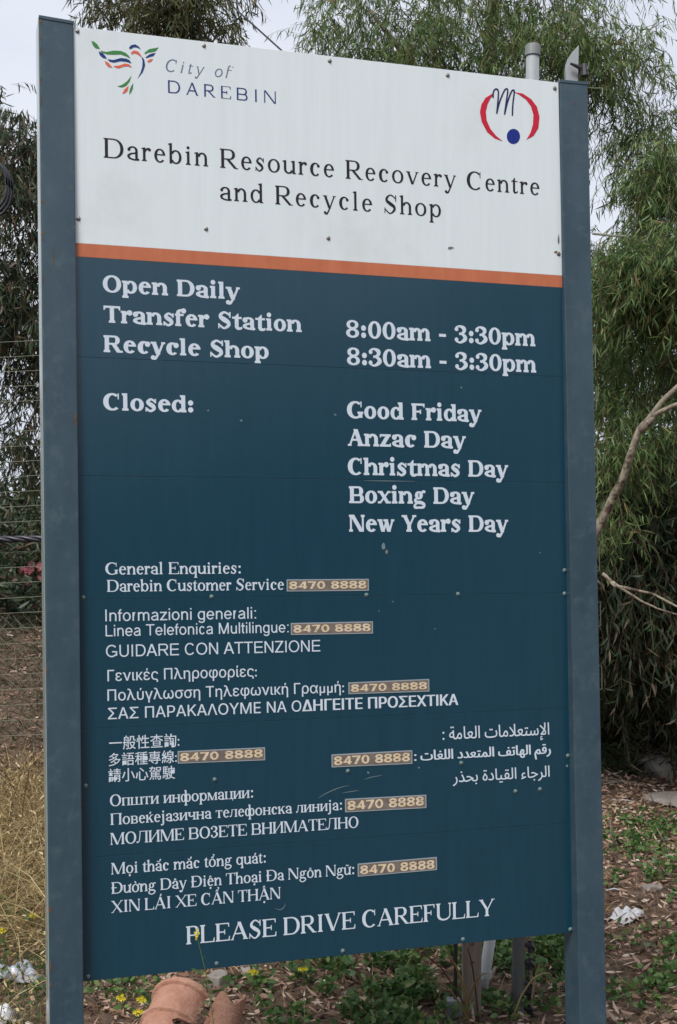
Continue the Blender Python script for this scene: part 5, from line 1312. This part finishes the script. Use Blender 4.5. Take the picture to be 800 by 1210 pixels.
# grasses: blades as bent ribbons
def blades(name, P, D, ln, wd, bend, m, label=None, cat=None, parent=None, kind='stuff', org=(0, 0, 0)):
    n = len(P); D = norm(D); S = norm(np.cross(D, RNG.normal(size=(n, 3)))); G = np.array([0, 0, -1.])
    H_ = norm(D*np.array([1, 1, 0])+RNG.normal(size=(n, 3))*.02*np.array([1, 1, 0]))
    ln_, w_, b_ = ln[:, None], wd[:, None], (bend*ln)[:, None]
    rows_ = []
    for t, q in ((0, 1), (.35, .9), (.7, .6)):
        c = P+D*ln_*t+(G*.6+H_*.6)*b_*t*t; rows_ += [c-S*w_*q*.5, c+S*w_*q*.5]
    rows_.append(P+D*ln_+(G*.6+H_*.6)*b_)
    V = np.stack(rows_, 1).reshape(-1, 3)-np.array(org)
    T = (np.array([[0, 1, 3], [0, 3, 2], [2, 3, 5], [2, 5, 4], [4, 5, 6]])[None]+np.arange(n)[:, None, None]*7).reshape(-1, 3)
    o = link(name, arr_mesh(name, V, T, m), parent)
    if parent is None: o.location = org
    return tag(o, label, cat, kind=kind)
def tuft_pts(x, y): return np.stack([x, y, gz(x, y)-.005], 1)
n = 21000; x = RNG.uniform(-3.6, -.95, n); y = RNG.uniform(3.4, 8.0, n); k = (RNG.random(n) < .25+.75*(vnoise(x, y, 2.2, 1.0) > -.1)) & ((y > 4.9) | (RNG.random(n) < .42)); x, y = x[k], y[k]; n = len(x)
hgt = np.where(y > 4.8, RNG.uniform(.14, .66, n), RNG.uniform(.05, .24, n))
blades('dry_grass', tuft_pts(x, y), RNG.normal(size=(n, 3))*np.array([.9, .9, .2])+np.array([0, 0, 1]), hgt, RNG.uniform(.002, .005, n), RNG.uniform(.2, 1.2, n), M['straw'], 'dry straw-coloured grass left of the left post', 'grass')
n = 16000; x = RNG.uniform(-3.6, -.95, n); y = RNG.uniform(3.5, 7.8, n); P = np.stack([x, y, gz(x, y)+RNG.uniform(.01, .34, n)*np.where(y > 5, 1, .5)], 1)
V, T = leaf_arrays(P, RNG.normal(size=(n, 3)), RNG.uniform(.014, .034, n), RNG.uniform(.004, .010, n), RNG.normal(0, .1, n))
tag(link('seed_husks', arr_mesh('seed_husks', V, T, M['straw'])), 'pale husks and withered leaves caught in the dry grass left of the sign', 'husks', kind='stuff')
n = 9500; x = RNG.uniform(-3.6, -.95, n); y = RNG.uniform(3.5, 7.5, n)
blades('green_grass', tuft_pts(x, y), RNG.normal(size=(n, 3))*np.array([.6, .6, .1])+np.array([0, 0, 1]), RNG.uniform(.06, .24, n), RNG.uniform(.002, .005, n), RNG.uniform(.1, .9, n), M['blade'], 'thin green grass mixed into the dry grass left of the sign', 'grass')
n = 3000; x = RNG.uniform(-.9, 4, n); y = RNG.uniform(3.4, 8.5, n)
blades('thin_grass', tuft_pts(x, y), RNG.normal(size=(n, 3))*np.array([.9, .9, .1])+np.array([0, 0, .8]), RNG.uniform(.05, .2, n), RNG.uniform(.002, .004, n), RNG.uniform(.1, .9, n), M['straw'], 'scattered dry grass blades over the litter behind and right of the sign', 'grass')
# bank behind the fence: rough herbage
n = 16000; x = RNG.uniform(-5.5, -1.2, n); y = RNG.uniform(7.6, 12.5, n)
k = vnoise(x, y, 1.6, 7.0) > -.22; x, y = x[k], y[k]; n = len(x)
blades('bank_grass', tuft_pts(x, y), RNG.normal(size=(n, 3))*np.array([.7, .7, .1])+np.array([0, 0, .8]), RNG.uniform(.06, .3, n), RNG.uniform(.004, .009, n), RNG.uniform(.1, .8, n), M['bankgrass'], 'rough dark grass on the brown bank beyond the fence', 'grass')
# oat-like seed stalks
oats = []
for i, (px, py, h, lx) in enumerate([(8, 1010, .60, -.05), (22, 1000, .55, .02), (36, 1015, .52, .04), (14, 1030, .45, .06), (30, 1040, .62, -.08), (2, 1020, .66, .05), (44, 1060, .40, .03), (26, 960, .30, -.03), (12, 950, .34, .05), (41, 985, .34, -.04)]):
    b = gpt(px, py); o = empty('dry_oat_stalk', tuple(b)); mb = MB()
    tip = b+Vector((lx*3, random.uniform(-.12, .12), h*.86)); mid = b.lerp(tip, .55)+Vector((-lx*.3, 0, .02)); mb.tube([b, mid, tip, tip+Vector((lx*1.2+.02, 0, .03))], [.0024, .0022, .0018, .0012], 5)
    mb.build('stem', M['straw'], o, org=b)
    sP, sD = [], []
    for j in range(16):
        t = .55+.45*j/15; p = mid.lerp(tip, (t-.55)/.45); a = j*2.3
        sP.append(p+Vector((math.cos(a)*.014, math.sin(a)*.014, 0))); sD.append((math.cos(a)*.6, math.sin(a)*.6, -.7 if j % 2 else .5))
    n = len(sP); V, T = leaf_arrays(np.array(sP), np.array(sD), RNG.uniform(.028, .046, n), RNG.uniform(.008, .014, n), np.full(n, .05))
    link('seed_head', arr_mesh('seed_head', V-np.array(b), T, M['straw']), o)
    tag(o, 'dry oat stalk left of the sign, '+['tallest leaning one', 'middle one', 'one just beside the left post', 'low bending one', 'one leaning left', 'one at the very edge of the photo', 'shortest one nearest the left post', 'furthest one in front of the wires', 'far one at the photo edge', 'far one beside the left post'][i], 'grass stalk', 'dry oat stalks left of the sign')
# long arching dry stems under the sign
for i, (px, py, tx, ty) in enumerate([(560, 1212, 490, 1122), (562, 1210, 520, 1118), (556, 1214, 530, 1130), (566, 1212, 552, 1120), (558, 1216, 505, 1160), (626, 1200, 640, 1140), (604, 1206, 650, 1150), (545, 1216, 575, 1150)]):
    b = gpt(px, py); tip = at(tx, ty, b.y-.15); mid = b.lerp(tip, .55)+Vector((0, 0, .05))
    mb = MB(); mb.tube([b, b.lerp(mid, .5)+Vector((0, 0, .015)), mid, mid.lerp(tip, .6)+Vector((0, 0, .008)), tip], [.0032, .003, .0026, .002, .0012], 5)
    tag(mb.build('dry_grass_stalk', M['straw'], None, org=b, normals=True), ['dry grass stalk arching furthest left from the timber stake', 'second dry stalk arching left from the timber stake', 'dry stalk rising steeply just left of the rod', 'nearly upright dry stalk in front of the timber stake', 'low dry stalk leaning left towards the green weeds', 'dry stalk leaning right, right of the steel pole', 'longest dry stalk leaning right beside the steel pole', 'dry stalk crossing in front of the pale leaning pipe'][i], 'grass stalk', 'dry stems by the timber stake')
# grass tussock and shrubs' feet at right
def tussock(label, px, py, n, h, m='blade', sp=.05):
    b = gpt(px, py); o = empty('grass_tussock', tuple(b)); tag(o, label, 'grass tuft')
    x = b.x+RNG.normal(size=n)*sp; y = b.y+RNG.normal(size=n)*sp
    blades('blades', tuft_pts(x, y), RNG.normal(size=(n, 3))*np.array([.6, .6, .05])+np.array([0, 0, 1]), RNG.uniform(.4, 1, n)*h, RNG.uniform(.010, .018, n), RNG.uniform(.4, 1.3, n), M[m], parent=o, org=tuple(b)).location = (0, 0, 0)
tussock('long-bladed green grass tuft beside the right post, in front of the shrub', 738, 892, 190, .85, sp=.10)
tussock('brownish grass tuft under the shrub, next to the grey rock', 742, 912, 150, .34, 'thicket', .08)
tussock('green grass tuft at the right edge behind the large rock', 806, 884, 190, .75, sp=.14)
tussock('grass tuft behind the long-bladed one, hidden by the right post', 700, 890, 160, .7, sp=.14)
# bare saplings at the foot of the shrub
for i, pts in enumerate([[(770, 900), (768, 875), (779, 850), (781, 840), (770, 833)], [(772, 902), (774, 878), (766, 862)], [(776, 900), (779, 872)], [(728, 1006), (722, 985), (721, 968)], [(748, 995), (743, 978)], [(787, 1000), (776, 978)], [(720, 1000), (722, 985)]]):
    b = gpt(*pts[0]); P = [b]+[at(a, c, b.y) for a, c in pts[1:]]
    stick(['crooked bare twig standing over the large rock', 'short forked twig left of the crooked bare twig', 'straight pale twig right of the forked twig', 'tall dry stalk beside the right post in the green weeds', 'dry stalk leaning left in the green weeds', 'dry stalk leaning left near the right edge', 'shorter dry stalk beside the right post'][i], P, .008 if i < 3 else .005, 'wood' if i > 2 else 'bark')

# yellow flowered weeds
def weed(label, base, tip, heads, nleaf=7, r=.0022):
    o = empty('flowering_weed', tuple(base)); tag(o, label, 'wildflower', 'yellow flowering weeds')
    mid = base.lerp(tip, .5)+Vector((.012, 0, 0)); mb = MB(); mb.tube([base, base.lerp(mid, .5), mid, mid.lerp(tip, .5)+Vector((.004, 0, 0)), tip], [r, r, r*.8, r*.7, r*.5], 6); mb.build('stem', M['weed'], o, org=base)
    P = np.array([base.lerp(tip, t)+Vector((.006, 0, 0)) for t in np.linspace(.15, .85, nleaf)]); D = RNG.normal(size=(nleaf, 3))*np.array([1, .6, .3])+np.array([0, 0, .3])
    V, T = leaf_arrays(P, D, RNG.uniform(.02, .045, nleaf), RNG.uniform(.003, .007, nleaf), np.full(nleaf, .1)); link('leaves', arr_mesh('leaves', V-np.array(base), T, M['weed']), o)
    for hx, hz, s in heads:
        c = tip+Vector((hx, random.uniform(-.008, .008), hz)); mb = MB()
        for j in range(5):
            a = j*1.256+hx*90; d = Vector((math.cos(a), -.5, math.sin(a))); q = Vector((-math.sin(a), 0, math.cos(a)))
            mb.add([c, c+(d*.55+q*.42)*s, c+d*1.15*s, c+(d*.55-q*.42)*s], [(0, 1, 2, 3)])
        mb.tube([c+Vector((0, 0, -.3*s)), c+Vector((0, -.2*s, .2*s))], [.25*s, .2*s], 6); mb.tube([tip-Vector((0, 0, .01)), c], .0008, 4)
        mb.build('blossom', M['yellow'], o, org=base, normals=False)
hd = [(0, 0, .006), (.006, .006, .005), (-.005, .005, .005), (.002, .012, .005), (-.002, -.010, .004)]
weed('tall thin weed with yellow flower head in front of the letter P', at(258, 1300, 2.85), at(232.5, 1105, 2.85), [(x*.8, z, s*.62) for x, z, s in hd], 9, .0014)
big = [(0, 0, .009), (.011, .003, .008), (-.010, .006, .008), (.003, .011, .007)]
for lab, px, py, tx, ty in [('yellow flowered weed left of the terracotta tile, highest of its cluster', 150, 1195, 143, 1180), ('small yellow flower beside the upper edge of the terracotta tile', 175, 1200, 167, 1182), ('yellow flowered weed nearest the bottom edge, left of the terracotta tile', 172, 1226, 163, 1197),
                            ('yellow flowers in the weeds right of the terracotta tile', 300, 1180, 299, 1150), ('single bright yellow flower in the litter under the middle of the sign', 358, 1166, 357.5, 1146), ('yellow flower by the left post among dry grass', 84, 1110, 40, 1083), ('yellow flower at the left edge above the grey bag', 8, 1125, 2, 1100)]:
    b = gpt(px, py); weed(lab, b, at(tx, ty, b.y-.02), big[:4 if 'single' not in lab else 3], 5)
